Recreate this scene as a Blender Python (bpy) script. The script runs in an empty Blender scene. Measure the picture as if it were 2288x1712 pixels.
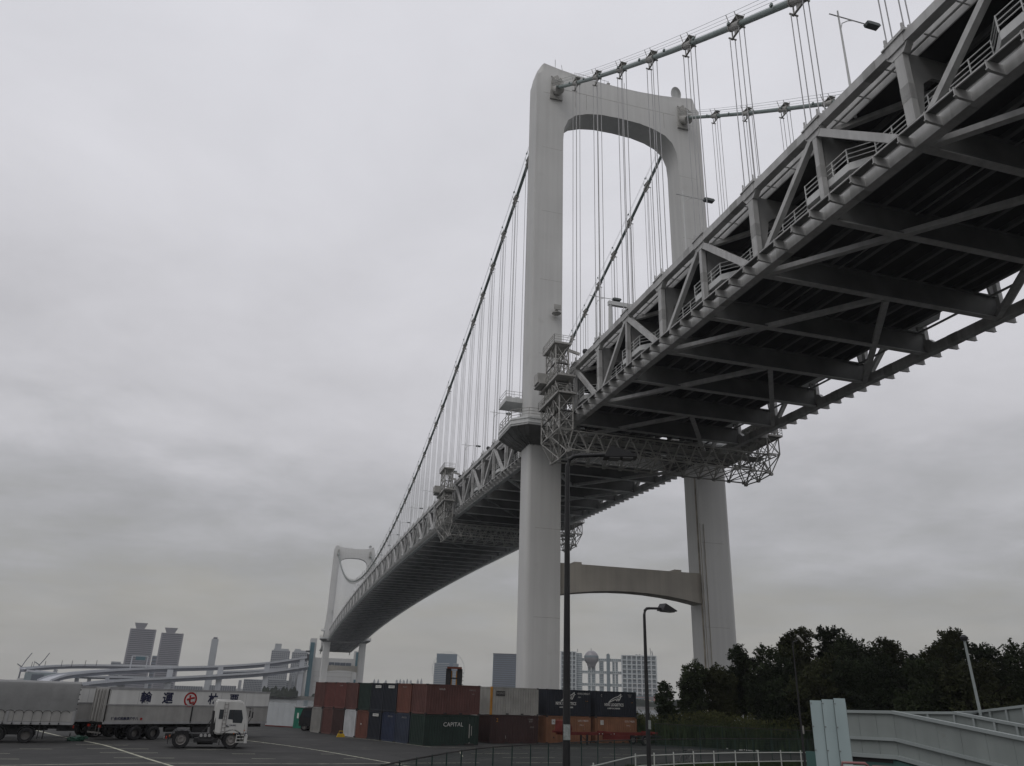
import bpy, bmesh, math, random
from mathutils import Vector, Matrix
from math import sin, cos, pi, radians, hypot, sqrt, atan2
random.seed(7)
SC = bpy.context.scene
COL = SC.collection
# ------------------------------------------------------------------ camera
CAMP = Vector((-50.258, -114.713, 3.233)); YAW, PIT, ROLL = -0.265133, 0.384042, 0.032577
F_PX = 1731.61
_f = Vector((-sin(YAW)*cos(PIT), cos(YAW)*cos(PIT), sin(PIT))); _r = Vector((cos(YAW), sin(YAW), 0)); _u = _r.cross(_f)
_r2 = cos(ROLL)*_r + sin(ROLL)*_u; _u2 = -sin(ROLL)*_r + cos(ROLL)*_u
cd = bpy.data.cameras.new('camera'); cam = bpy.data.objects.new('camera', cd); COL.objects.link(cam)
cd.sensor_fit = 'HORIZONTAL'; cd.sensor_width = 36; cd.lens = 36*F_PX/2288; cd.clip_start = 0.3; cd.clip_end = 20000
cam.matrix_world = Matrix.Translation(CAMP) @ Matrix((_r2, _u2, -_f)).transposed().to_4x4()
SC.camera = cam
SC.view_settings.view_transform = 'Standard'; SC.view_settings.look = 'None'
SC.view_settings.exposure = 0.0; SC.view_settings.gamma = 1.0; SC.view_settings.use_curve_mapping = False
SC.cycles.max_bounces = 6; SC.cycles.diffuse_bounces = 3; SC.cycles.volume_bounces = 1; SC.cycles.volume_max_steps = 64
# ------------------------------------------------------------------ sky and sun
SUN_EL, SUN_AZ = radians(52), radians(-128)          # azimuth from +Y towards +X
w = bpy.data.worlds.new('World'); SC.world = w; w.use_nodes = True
N = w.node_tree.nodes; L = w.node_tree.links; N.clear()
def wn(t, **k):
    n = N.new(t)
    for a, b in k.items(): setattr(n, a, b)
    return n
out = wn('ShaderNodeOutputWorld'); bg = wn('ShaderNodeBackground'); bg.inputs[1].default_value = 0.1
bg2 = wn('ShaderNodeBackground'); bg2.inputs[1].default_value = 1.0; mixs = wn('ShaderNodeMixShader'); mixs.inputs[0].default_value = 0.96
sky = wn('ShaderNodeTexSky', sky_type='NISHITA', sun_disc=False, sun_elevation=SUN_EL, sun_rotation=SUN_AZ, dust_density=4.0)
tc = wn('ShaderNodeTexCoord'); sep = wn('ShaderNodeSeparateXYZ')
L.new(sky.outputs[0], bg.inputs[0]); L.new(tc.outputs['Generated'], sep.inputs[0])
ramp = wn('ShaderNodeValToRGB'); cr = ramp.color_ramp; cr.interpolation = 'B_SPLINE'      # overcast: warm grey horizon, bluish grey, pale zenith
SKYR = [(0.0, (0.345, 0.335, 0.305)), (0.07, (0.36, 0.352, 0.332)), (0.12, (0.355, 0.355, 0.35)), (0.17, (0.39, 0.39, 0.40)), (0.23, (0.45, 0.45, 0.47)), (0.29, (0.54, 0.535, 0.56)), (0.42, (0.65, 0.645, 0.68)), (0.58, (0.68, 0.68, 0.72)), (0.78, (0.72, 0.72, 0.765)), (1.0, (0.74, 0.74, 0.785))]
cr.elements[0].position = SKYR[0][0]; cr.elements[0].color = (*SKYR[0][1], 1); cr.elements[1].position = 1; cr.elements[1].color = (*SKYR[-1][1], 1)
for p_, c_ in SKYR[1:-1]: e = cr.elements.new(p_); e.color = (*c_, 1)
L.new(sep.outputs[2], ramp.inputs[0])
# cloud layer coordinates: direction projected on a high flat layer
addz = wn('ShaderNodeMath', operation='ADD'); addz.inputs[1].default_value = 0.16; L.new(sep.outputs[2], addz.inputs[0])
mx = wn('ShaderNodeMath', operation='MAXIMUM'); mx.inputs[1].default_value = 0.03; L.new(addz.outputs[0], mx.inputs[0])
dv = wn('ShaderNodeVectorMath', operation='DIVIDE'); L.new(tc.outputs['Generated'], dv.inputs[0])
cmb = wn('ShaderNodeCombineXYZ')
for i in range(3): L.new(mx.outputs[0], cmb.inputs[i])
L.new(cmb.outputs[0], dv.inputs[1])
def cloud(scale, detail, seed, lo, hi, rough=0.55):
    mp = wn('ShaderNodeMapping'); mp.inputs['Location'].default_value = (seed, seed*0.7, 0); mp.inputs['Scale'].default_value = (1, 1, 0.0)
    mp.inputs['Rotation'].default_value = (0, 0, 0.35)
    L.new(dv.outputs[0], mp.inputs[0])
    n = wn('ShaderNodeTexNoise'); n.inputs['Scale'].default_value = scale; n.inputs['Detail'].default_value = detail; n.inputs['Roughness'].default_value = rough
    n.inputs['Distortion'].default_value = 0.25
    L.new(mp.outputs[0], n.inputs[0])
    m = wn('ShaderNodeMapRange'); m.inputs[1].default_value = 0.32; m.inputs[2].default_value = 0.68; m.inputs[3].default_value = lo; m.inputs[4].default_value = hi
    L.new(n.outputs[0], m.inputs[0]); return m
c1 = cloud(1.1, 6, 3.1, -0.045, 0.045, 0.5); c2 = cloud(3.0, 8, 8.2, -0.035, 0.035, 0.62); c3 = cloud(1.7, 6, 5.5, 0.93, 1.07, 0.55)
# ragged cloud bands: the elevation that picks the tone is pushed up and down by the noise
msk = wn('ShaderNodeMapRange', interpolation_type='SMOOTHSTEP'); msk.inputs[1].default_value = 0.02; msk.inputs[2].default_value = 0.12; L.new(sep.outputs[2], msk.inputs[0])
ad = wn('ShaderNodeMath', operation='ADD'); L.new(c1.outputs[0], ad.inputs[0]); L.new(c2.outputs[0], ad.inputs[1])
mu = wn('ShaderNodeMath', operation='MULTIPLY'); L.new(ad.outputs[0], mu.inputs[0]); L.new(msk.outputs[0], mu.inputs[1])
az = wn('ShaderNodeMath', operation='ADD'); L.new(sep.outputs[2], az.inputs[0]); L.new(mu.outputs[0], az.inputs[1]); L.new(az.outputs[0], ramp.inputs[0])
vm = wn('ShaderNodeVectorMath', operation='SCALE'); L.new(ramp.outputs[0], vm.inputs[0]); L.new(c3.outputs[0], vm.inputs['Scale'])
L.new(vm.outputs[0], bg2.inputs[0]); L.new(bg.outputs[0], mixs.inputs[1]); L.new(bg2.outputs[0], mixs.inputs[2]); L.new(mixs.outputs[0], out.inputs[0])
sd = bpy.data.lights.new('sun', 'SUN'); sd.energy = 0.40; sd.angle = radians(25); sd.color = (1.0, 0.97, 0.93)
so = bpy.data.objects.new('sun', sd); COL.objects.link(so)
_sd = Vector((sin(SUN_AZ)*cos(SUN_EL), cos(SUN_AZ)*cos(SUN_EL), sin(SUN_EL)))
so.rotation_euler = _sd.to_track_quat('Z', 'Y').to_euler()

# ------------------------------------------------------------------ materials
MATS = {}
def mat(name, col, rough=0.7, metal=0.0, var=0.12, scale=1.0, bump=0.0, streak=0.0, dirt=None, emit=None, spec=0.3):
    if name in MATS: return MATS[name]
    m = bpy.data.materials.new(name); m.use_nodes = True; MATS[name] = m
    nt = m.node_tree; b = nt.nodes['Principled BSDF']; b.inputs['Roughness'].default_value = rough; b.inputs['Metallic'].default_value = metal
    b.inputs['Specular IOR Level'].default_value = spec
    tcn = nt.nodes.new('ShaderNodeTexCoord'); n1 = nt.nodes.new('ShaderNodeTexNoise'); n1.inputs['Scale'].default_value = scale; n1.inputs['Detail'].default_value = 6
    geo = nt.nodes.new('ShaderNodeNewGeometry')
    nt.links.new(geo.outputs['Position'], n1.inputs[0])
    mr = nt.nodes.new('ShaderNodeMapRange'); mr.inputs[1].default_value = 0.3; mr.inputs[2].default_value = 0.7; mr.inputs[3].default_value = 1-var; mr.inputs[4].default_value = 1+var
    nt.links.new(n1.outputs[0], mr.inputs[0]); last = mr.outputs[0]
    if streak:
        mp = nt.nodes.new('ShaderNodeMapping'); mp.inputs['Scale'].default_value = (1.6, 1.6, 0.05); nt.links.new(geo.outputs['Position'], mp.inputs[0])
        n2 = nt.nodes.new('ShaderNodeTexNoise'); n2.inputs['Scale'].default_value = 1.0; n2.inputs['Detail'].default_value = 5; nt.links.new(mp.outputs[0], n2.inputs[0])
        m2 = nt.nodes.new('ShaderNodeMapRange'); m2.inputs[1].default_value = 0.35; m2.inputs[2].default_value = 0.7; m2.inputs[3].default_value = 1.0+streak*0.3; m2.inputs[4].default_value = 1-streak
        nt.links.new(n2.outputs[0], m2.inputs[0]); mu = nt.nodes.new('ShaderNodeMath'); mu.operation = 'MULTIPLY'
        nt.links.new(last, mu.inputs[0]); nt.links.new(m2.outputs[0], mu.inputs[1]); last = mu.outputs[0]
    sc = nt.nodes.new('ShaderNodeVectorMath'); sc.operation = 'SCALE'; sc.inputs[0].default_value = col; nt.links.new(last, sc.inputs['Scale'])
    colout = sc.outputs[0]
    if dirt:
        n3 = nt.nodes.new('ShaderNodeTexNoise'); n3.inputs['Scale'].default_value = dirt[1]; n3.inputs['Detail'].default_value = 8; n3.inputs['Roughness'].default_value = 0.65
        nt.links.new(geo.outputs['Position'], n3.inputs[0]); m3 = nt.nodes.new('ShaderNodeMapRange'); m3.inputs[1].default_value = dirt[2]; m3.inputs[2].default_value = dirt[2]+0.12
        m3.inputs[4].default_value = dirt[3]
        nt.links.new(n3.outputs[0], m3.inputs[0]); mi = nt.nodes.new('ShaderNodeMix'); mi.data_type = 'RGBA'
        nt.links.new(m3.outputs[0], mi.inputs[0]); nt.links.new(colout, mi.inputs[6]); mi.inputs[7].default_value = (*dirt[0], 1); colout = mi.outputs[2]
    nt.links.new(colout, b.inputs['Base Color'])
    if bump:
        bp = nt.nodes.new('ShaderNodeBump'); bp.inputs['Strength'].default_value = bump; bp.inputs['Distance'].default_value = 0.05
        n4 = nt.nodes.new('ShaderNodeTexNoise'); n4.inputs['Scale'].default_value = scale*6; n4.inputs['Detail'].default_value = 4; nt.links.new(geo.outputs['Position'], n4.inputs[0])
        nt.links.new(n4.outputs[0], bp.inputs['Height']); nt.links.new(bp.outputs[0], b.inputs['Normal'])
    return m
RUST = (0.16, 0.07, 0.035)
M_tower = mat('tower_paint', (0.565, 0.565, 0.55), 0.6, 0, 0.06, 0.10, 0, 0.06, ((0.38, 0.37, 0.34), 0.35, 0.60, 0.22))
M_truss = mat('truss_paint', (0.48, 0.48, 0.47), 0.6, 0, 0.12, 0.5, 0, 0.18)
M_under = mat('shaded_underdeck_steel', (0.165, 0.168, 0.163), 0.75, 0, 0.25, 0.35)  # weathered steel, with the shade under the deck also put into its colour
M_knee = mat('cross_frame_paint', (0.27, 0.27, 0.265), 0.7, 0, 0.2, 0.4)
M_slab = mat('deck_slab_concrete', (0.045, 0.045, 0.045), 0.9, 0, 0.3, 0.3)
M_strut = mat('strut_concrete', (0.40, 0.375, 0.33), 0.8, 0, 0.08, 0.3, 0, 0.10)
M_cable = mat('cable_paint', (0.20, 0.245, 0.235), 0.5, 0, 0.1, 1.0)
M_rope = mat('hanger_rope', (0.44, 0.44, 0.445), 0.6, 0, 0.1, 0.5)
M_white = mat('white_paint', (0.62, 0.63, 0.62), 0.5, 0, 0.06, 0.6, 0, 0.12)
M_dark = mat('dark_steel', (0.035, 0.036, 0.038), 0.5, 0, 0.2, 1)
M_black = mat('lamp_black', (0.018, 0.018, 0.019), 0.45, 0, 0.2, 2)
M_scaf = mat('gantry_paint', (0.36, 0.355, 0.335), 0.6, 0, 0.15, 0.8)
M_glass = mat('dark_glass', (0.03, 0.035, 0.04), 0.12, 0, 0.1, 0.5, spec=0.6)
M_tyre = mat('tyre_rubber', (0.016, 0.016, 0.017), 0.85, 0, 0.2, 3)
M_rim = mat('wheel_rim', (0.22, 0.21, 0.20), 0.5, 0.3, 0.2, 4)
M_chrome = mat('bare_metal', (0.5, 0.5, 0.5), 0.3, 0.8, 0.1, 3)

# ------------------------------------------------------------------ mesh helpers
CHD = {}
def KIDS(o): return CHD.get(o.name, [])
class MB:
    def __init__(s): s.v = []; s.f = []
    def add(s, vs, fs):
        o = len(s.v); s.v += [tuple(v) for v in vs]; s.f += [tuple(i+o for i in f) for f in fs]; return s
    def box(s, c, d, rz=0.0):
        x, y, z = d[0]/2, d[1]/2, d[2]/2; cz, sz = cos(rz), sin(rz)
        vs = []
        for dz in (-z, z):
            for dx, dy in ((-x, -y), (x, -y), (x, y), (-x, y)):
                vs.append((c[0]+dx*cz-dy*sz, c[1]+dx*sz+dy*cz, c[2]+dz))
        return s.add(vs, [(3, 2, 1, 0), (4, 5, 6, 7), (0, 1, 5, 4), (1, 2, 6, 5), (2, 3, 7, 6), (3, 0, 4, 7)])
    def bb(s, x0, x1, y0, y1, z0, z1): return s.box(((x0+x1)/2, (y0+y1)/2, (z0+z1)/2), (abs(x1-x0), abs(y1-y0), abs(z1-z0)))
    def beam(s, p, q, w, h, up=(0, 0, 1)):
        p, q = Vector(p), Vector(q); d = (q-p).normalized(); up = Vector(up)
        a = d.cross(up)
        if a.length < 1e-3: a = d.cross(Vector((0, 1, 0)))
        a.normalize(); b = a.cross(d)
        vs = [e+a*(sx*w/2)+b*(sy*h/2) for e in (p, q) for sx, sy in ((-1, -1), (1, -1), (1, 1), (-1, 1))]
        return s.add(vs, [(3, 2, 1, 0), (4, 5, 6, 7), (0, 1, 5, 4), (1, 2, 6, 5), (2, 3, 7, 6), (3, 0, 4, 7)])
    def tube(s, p, q, r, n=6, r2=None, cap=True):
        p, q = Vector(p), Vector(q); d = (q-p).normalized(); r2 = r if r2 is None else r2
        a = d.cross(Vector((0, 0, 1)))
        if a.length < 1e-3: a = Vector((1, 0, 0))
        a.normalize(); b = a.cross(d)
        vs = []
        for e, rr in ((p, r), (q, r2)):
            for k in range(n): t = 2*pi*k/n; vs.append(e+a*(rr*cos(t))+b*(rr*sin(t)))
        fs = [(k, (k+1) % n, n+(k+1) % n, n+k) for k in range(n)]
        if cap: fs += [tuple(range(n-1, -1, -1)), tuple(range(n, 2*n))]
        return s.add(vs, fs)
    def path(s, pts, r, n=6):
        pts = [Vector(p) for p in pts]; rr = r if isinstance(r, (list, tuple)) else [r]*len(pts)
        vs = []; fs = []
        for i, p in enumerate(pts):
            d = ((pts[min(i+1, len(pts)-1)]-pts[max(i-1, 0)])).normalized(); a = d.cross(Vector((0, 0, 1)))
            if a.length < 0.05: a = Vector((1, 0, 0)) if abs(d.x) < .9 else Vector((0, 1, 0))
            a.normalize(); b = a.cross(d).normalized()
            for k in range(n): t = 2*pi*k/n; vs.append(p+a*(rr[i]*cos(t))+b*(rr[i]*sin(t)))
        for i in range(len(pts)-1):
            for k in range(n): fs.append((i*n+k, i*n+(k+1) % n, (i+1)*n+(k+1) % n, (i+1)*n+k))
        fs += [tuple(range(n-1, -1, -1)), tuple(range((len(pts)-1)*n, len(pts)*n))]
        return s.add(vs, fs)
    def prism(s, poly, y0, y1, axis='y'):      # poly in (a,b); extruded along axis
        n = len(poly)
        def P(a, b, t): return (a, t, b) if axis == 'y' else ((t, a, b) if axis == 'x' else (a, b, t))
        vs = [P(a, b, y0) for a, b in poly]+[P(a, b, y1) for a, b in poly]
        fs = [tuple(range(n)), tuple(range(2*n-1, n-1, -1))]+[(k, k+n, (k+1) % n+n, (k+1) % n) for k in range(n)]
        return s.add(vs, fs)
    def lathe(s, prof, n=16, axis='z', c=(0, 0, 0)):   # prof list of (r, h)
        vs = []; fs = []; m = len(prof)
        for k in range(n):
            t = 2*pi*k/n
            for r, h in prof:
                if axis == 'z': vs.append((c[0]+r*cos(t), c[1]+r*sin(t), c[2]+h))
                elif axis == 'y': vs.append((c[0]+r*cos(t), c[1]+h, c[2]+r*sin(t)))
                else: vs.append((c[0]+h, c[1]+r*cos(t), c[2]+r*sin(t)))
        for k in range(n):
            for i in range(m-1): a, b = k*m+i, ((k+1) % n)*m+i; fs.append((a, b, b+1, a+1))
        return s.add(vs, fs)
    def mesh(s, name='m', fix=True):
        me = bpy.data.meshes.new(name); me.from_pydata(s.v, [], s.f); me.materials.append(None)
        if fix:
            b = bmesh.new(); b.from_mesh(me); bmesh.ops.recalc_face_normals(b, faces=b.faces); b.to_mesh(me); b.free()
        me.update(); return me
def put(name, me, m, parent=None, mw=None, smooth=False):
    if isinstance(me, MB): me = me.mesh(name)
    o = bpy.data.objects.new(name, me); COL.objects.link(o)
    if parent is not None:
        o.parent = parent; CHD.setdefault(parent.name, []).append(o)
    if mw is not None: o.matrix_basis = mw
    o.material_slots[0].link = 'OBJECT'; o.material_slots[0].material = m
    if smooth:
        me.polygons.foreach_set('use_smooth', [True]*len(me.polygons)); me.set_sharp_from_angle(angle=radians(35))
    return o
def thing(name, label, cat, loc=(0, 0, 0), rz=0.0, group=None, scale=1.0):
    o = bpy.data.objects.new(name, None); COL.objects.link(o); o.location = loc; o.rotation_euler = (0, 0, rz); o.scale = (scale,)*3
    o.empty_display_size = 0.5; o['label'] = label; o['category'] = cat
    if group: o['group'] = group
    return o
def tag(o, label=None, cat=None, group=None, kind=None):
    for k, v in (('label', label), ('category', cat), ('group', group), ('kind', kind)):
        if v: o[k] = v
    return o
def dup(root, loc, rz=None, label=None, group=None, scale=None):
    r = root.copy(); COL.objects.link(r); r.location = loc
    if rz is not None: r.rotation_euler = (0, 0, rz)
    if scale: r.scale = (scale,)*3
    if label: r['label'] = label
    if group: r['group'] = group
    for ch in KIDS(root):
        c = ch.copy(); COL.objects.link(c); c.parent = r
        for g in KIDS(ch):
            d = g.copy(); COL.objects.link(d); d.parent = c
    return r
UC = MB().box((0, 0, 0), (1, 1, 1)).mesh('unit_bar')
_ib = MB()
_ib.bb(-.5, .5, -.5, .5, -.5, -.44); _ib.bb(-.5, .5, -.5, .5, .44, .5); _ib.bb(-.06, .06, -.5, .5, -.44, .44)
UI = _ib.mesh('unit_i_beam')                        # x = width, y = length, z = depth
def bar(name, p, q, w, h, m, parent, me=None):
    p, q = Vector(p), Vector(q); d = q-p; Lg = d.length; d.normalize(); a = d.cross(Vector((0, 0, 1)))
    if a.length < 1e-3: a = Vector((1, 0, 0))
    a.normalize(); b = a.cross(d)
    R = Matrix((a, d, b)).transposed().to_4x4()
    return put(name, me or UC, m, parent, Matrix.Translation((p+q)/2) @ R @ Matrix.Diagonal((w, Lg, h, 1)))
def text(name, body, size, m, parent, loc, rot, ex=0.0, align='CENTER', sx=1.0, shear=0.0, bold=0.0):
    c = bpy.data.curves.new(name, 'FONT'); c.body = body; c.size = size; c.align_x = align; c.align_y = 'CENTER'; c.extrude = ex; c.shear = shear; c.resolution_u = 2; c.offset = bold
    t = bpy.data.objects.new(name, c); COL.objects.link(t); dg = bpy.context.evaluated_depsgraph_get(); dg.update()
    me = bpy.data.meshes.new_from_object(t.evaluated_get(dg)); bpy.data.objects.remove(t)
    me.materials.clear(); me.materials.append(None)
    R = Matrix.Translation(loc) @ rot @ Matrix.Diagonal((sx, 1, 1, 1))
    return put(name, me, m, parent, R)
def ray(px, py): return (_f + (px-1144)/F_PX*_r2 - (py-856)/F_PX*_u2)
def at_z(px, py, z): d = ray(px, py); return CAMP + d*((z-CAMP.z)/d.z)
def at_d(px, py, D): d = ray(px, py); return CAMP + d*(D/hypot(d.x, d.y))
ZG, ZW = -1.1, -5.0

# ================================================================== SETTING
def sheet(name, pts, z, m):
    me = bpy.data.meshes.new(name); me.from_pydata([(x, y, z) for x, y in pts], [], [tuple(range(len(pts)))]); me.materials.append(None)
    o = put(name, me, m); o['kind'] = 'structure'; return o
M_asph = mat('asphalt', (0.038, 0.038, 0.037), 0.9, 0, 0.22, 0.25, 0.3, 0, ((0.066, 0.065, 0.060), 0.5, 0.56, 0.6))
M_water = mat('sea_water', (0.055, 0.065, 0.065), 0.18, 0, 0.1, 0.05, 0.5, spec=0.5)
M_conc = mat('quay_concrete', (0.20, 0.195, 0.18), 0.85, 0, 0.18, 0.4, 0.2)
M_land = mat('far_shore_ground', (0.07, 0.075, 0.06), 0.9, 0, 0.2, 0.02)
M_grass = mat('rough_grass', (0.045, 0.06, 0.02), 0.95, 0, 0.35, 0.7, 0.6)
M_path = mat('footpath', (0.15, 0.14, 0.125), 0.9, 0, 0.15, 0.8)
_nt = M_asph.node_tree; _b = _nt.nodes['Principled BSDF']; _src = _b.inputs['Base Color'].links[0].from_socket; _geo = _nt.nodes.new('ShaderNodeNewGeometry')
def _layer(src, node, lo, hi, amt, col):
    mr_ = _nt.nodes.new('ShaderNodeMapRange'); mr_.inputs[1].default_value = lo; mr_.inputs[2].default_value = hi; mr_.inputs[4].default_value = amt; _nt.links.new(node.outputs[0], mr_.inputs[0])
    mi = _nt.nodes.new('ShaderNodeMix'); mi.data_type = 'RGBA'; _nt.links.new(mr_.outputs[0], mi.inputs[0]); _nt.links.new(src, mi.inputs[6]); mi.inputs[7].default_value = (*col, 1); return mi.outputs[2]
_mp = _nt.nodes.new('ShaderNodeMapping'); _mp.inputs['Rotation'].default_value = (0, 0, .5); _mp.inputs['Scale'].default_value = (.05, .55, 1); _nt.links.new(_geo.outputs['Position'], _mp.inputs[0])
_n = _nt.nodes.new('ShaderNodeTexNoise'); _n.inputs['Scale'].default_value = 1.2; _n.inputs['Detail'].default_value = 6; _nt.links.new(_mp.outputs[0], _n.inputs[0]); _src = _layer(_src, _n, .55, .72, .55, (0.020, 0.020, 0.020))
_v = _nt.nodes.new('ShaderNodeTexVoronoi'); _v.feature = 'DISTANCE_TO_EDGE'; _v.inputs['Scale'].default_value = .11; _nt.links.new(_geo.outputs['Position'], _v.inputs[0]); _src = _layer(_src, _v, .012, .0, .6, (0.014, 0.014, 0.014))
_w = _nt.nodes.new('ShaderNodeTexNoise'); _w.inputs['Scale'].default_value = .9; _w.inputs['Detail'].default_value = 3; _nt.links.new(_geo.outputs['Position'], _w.inputs[0]); _src = _layer(_src, _w, .66, .74, .7, (0.018, 0.018, 0.017))
_nt.links.new(_src, _b.inputs['Base Color'])
M_line = mat('road_paint', (0.42, 0.42, 0.33), 0.8, 0, 0.3, 1.5, 0, 0, ((0.08, 0.08, 0.08), 2.2, 0.55, 0.85))
sheet('sea', [(-9000, -600), (9000, -600), (9000, 12000), (-9000, 12000)], ZW, M_water)
o = put('ground', MB().bb(-400, 300, -400, 22, ZG-6, ZG), M_asph); o['kind'] = 'structure'
o = put('quay_edge', MB().bb(-400, 300, 22.004, 23.2, ZG-6, ZG+0.25), M_conc); o['kind'] = 'structure'
mb = MB(); mb.bb(-2600, 3200, 640, 5200, ZW-2, ZW+2.2)
o = put('far_shore', mb, M_land); o['kind'] = 'structure'
mb = MB(); mb.bb(-2600, 3200, 637.5, 639.99, ZW-2, ZW+2.6)
o = put('far_seawall', mb, M_conc); o['kind'] = 'structure'

# ================================================================== THE SUSPENSION BRIDGE
BX = 0.42                                            # tower centre line
Z0 = 46.4665 - 7.7e-5*285**2
def zb(y):                                           # lower edge of the bottom chord along the bridge
    if y > 570: y = 570-y
    if y < 0: return Z0 + 0.020193*y - 0.0000853*y*y
    return 46.4665 - 7.7e-5*(y-285)**2
HT, HW = 9.375, 13.4
bridge = thing('suspension_bridge', 'pale grey double deck suspension bridge passing overhead across the water to the far shore', 'suspension bridge', (0, 0, 0))
# ---- towers
def tower_mesh():
    half = [(17.3, -6.5), (17.3, 111), (17.28, 115.0), (17.1, 116.4), (16.6, 117.4), (15.9, 118.1), (13.0, 117.5), (9, 116.95), (4.5, 116.6)]
    arch = [(4.0, 108.6), (7.0, 108.0), (9.4, 107.0), (10.9, 105.5), (11.7, 103.3), (11.9, 100.5), (11.9, -6.5)]
    outl = [(-x, z) for x, z in half]+[(0, 116.5)]+[(x, z) for x, z in reversed(half)]
    inn = [(x, z) for x, z in reversed(arch)]+[(0, 108.75)]+[(-x, z) for x, z in arch]
    poly = outl+inn
    b = bmesh.new(); n = len(poly)
    v0 = [b.verts.new((x, -2.3, z)) for x, z in poly]; v1 = [b.verts.new((x, 2.3, z)) for x, z in poly]
    b.faces.new(v0); b.faces.new(list(reversed(v1)))
    for k in range(n): b.faces.new((v0[(k+1) % n], v0[k], v1[k], v1[(k+1) % n]))
    b.verts.ensure_lookup_table(); no = len(outl); outer = []; inner = []
    for vs in (v0, v1):
        for k in range(no-1):
            e = b.edges.get((vs[k], vs[k+1]))
            if e and poly[k][0]*poly[k+1][0] > 0 and abs(poly[k][0]) > 16.1 and abs(poly[k+1][0]) > 16.1: outer.append(e)
    bmesh.ops.bevel(b, geom=outer, offset=1.05, segments=6, profile=0.5, affect='EDGES', clamp_overlap=False)
    bmesh.ops.recalc_face_normals(b, faces=b.faces)
    me = bpy.data.meshes.new('bridge_tower'); b.to_mesh(me); b.free(); me.materials.append(None); return me
tw_me = tower_mesh()
sm = MB()                                            # thin field joints on the head and legs
sm.bb(-15.95, -11.93, -2.306, -2.2, 110.9, 110.97); sm.bb(11.93, 15.95, -2.306, -2.2, 110.9, 110.97)
sm.bb(-11.8, 11.8, -2.315, -2.3, 112.6, 112.66)
for x in (-9.5, -7.2, 9.3): sm.bb(x-.03, x+.03, -2.32, -2.3, 108.9, 112.6)
for z in (14, 27, 40, 56, 70, 84, 98): sm.bb(-15.95, -11.93, -2.305, -2.2, z, z+.05); sm.bb(11.93, 15.95, -2.305, -2.2, z, z+.05)
seam_me = sm.mesh('panel_joint')
M_seam = mat('joint_dirt', (0.33, 0.32, 0.30), 0.8, 0, 0.3, 1)
st = MB()
pts = [(-11.95, 22.2), (11.95, 22.2), (11.95, 17.5)]+[(x, 17.5+1.15*(1-(x/11.95)**2)) for x in (9, 6, 3, 0, -3, -6, -9)]+[(-11.95, 17.5)]
st.prism(pts, -1.5, 1.5); st.bb(-9.2, -8, -1, 1, 22.2, 22.6); st.bb(7.6, 8.8, -1, 1, 22.2, 22.6)
strut_me = st.mesh('lower_strut')
def gallery_mesh(sg, rim=False):
    g = MB(); cx = 14.6*sg
    def octo(hx, hy, c, z): return [(cx-hx+c, -hy, z), (cx+hx-c, -hy, z), (cx+hx, -hy+c, z), (cx+hx, hy-c, z), (cx+hx-c, hy, z), (cx-hx+c, hy, z), (cx-hx, hy-c, z), (cx-hx, -hy+c, z)]
    rings = [octo(2.7, 2.35, .8, 40.1), octo(4.6, 4.2, 1.4, 41.0), octo(6.0, 5.8, 2.2, 42.2)] if not rim else [octo(6.0, 5.8, 2.2, 42.15), octo(6.1, 5.9, 2.2, 42.2), octo(6.1, 5.9, 2.2, 43.5), octo(5.95, 5.75, 2.2, 43.5), octo(5.95, 5.75, 2.2, 42.6), octo(2.6, 2.2, .8, 42.6)]
    vs = [v for r in rings for v in r]; fs = []
    for i in range(len(rings)-1):
        for k in range(8): fs.append((i*8+k, i*8+(k+1) % 8, (i+1)*8+(k+1) % 8, (i+1)*8+k))
    g.add(vs, fs)
    if rim:
        for r_, z_ in ((6.14, 42.5), (6.14, 43.2)):
            o8 = octo(r_, r_-.2, 2.2, z_)
            for k in range(8): g.beam(o8[k], o8[(k+1) % 8], .1, .12)
        return g.mesh('gallery_rim')
    for k in range(8):                               # ribs under the shell
        for t in (0, .33, .66):
            a = Vector(rings[0][k]).lerp(Vector(rings[0][(k+1) % 8]), t); c_ = Vector(rings[2][k]).lerp(Vector(rings[2][(k+1) % 8]), t); b_ = Vector(rings[1][k]).lerp(Vector(rings[1][(k+1) % 8]), t)
            g.beam(a-Vector((0, 0, .05)), b_-Vector((0, 0, .05)), .12, .2); g.beam(b_-Vector((0, 0, .05)), c_-Vector((0, 0, .05)), .12, .2)
    return g.mesh('gallery')
def gallery_rail(sg):
    g = MB(); cx = 14.6*sg
    def octo(hx, hy, c, z): return [(cx-hx+c, -hy, z), (cx+hx-c, -hy, z), (cx+hx, -hy+c, z), (cx+hx, hy-c, z), (cx+hx-c, hy, z), (cx-hx+c, hy, z), (cx-hx, hy-c, z), (cx-hx, -hy+c, z)]
    for z in (43.95, 44.4, 44.9):
        o8 = octo(6.0, 5.8, 2.2, z)
        for k in range(8): g.beam(o8[k], o8[(k+1) % 8], .07, .07)
    o8 = octo(6.0, 5.8, 2.2, 43.5)
    for k in range(8):
        n_ = 4 if k % 2 == 0 else 2
        for j in range(n_):
            a = Vector(o8[k]).lerp(Vector(o8[(k+1) % 8]), j/n_); g.beam(a, a+Vector((0, 0, 1.42)), .08, .08)
    return g.mesh('gallery_railing')
gal = {s: (gallery_mesh(s), gallery_rail(s), gallery_mesh(s, True)) for s in (-1, 1)}
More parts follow.
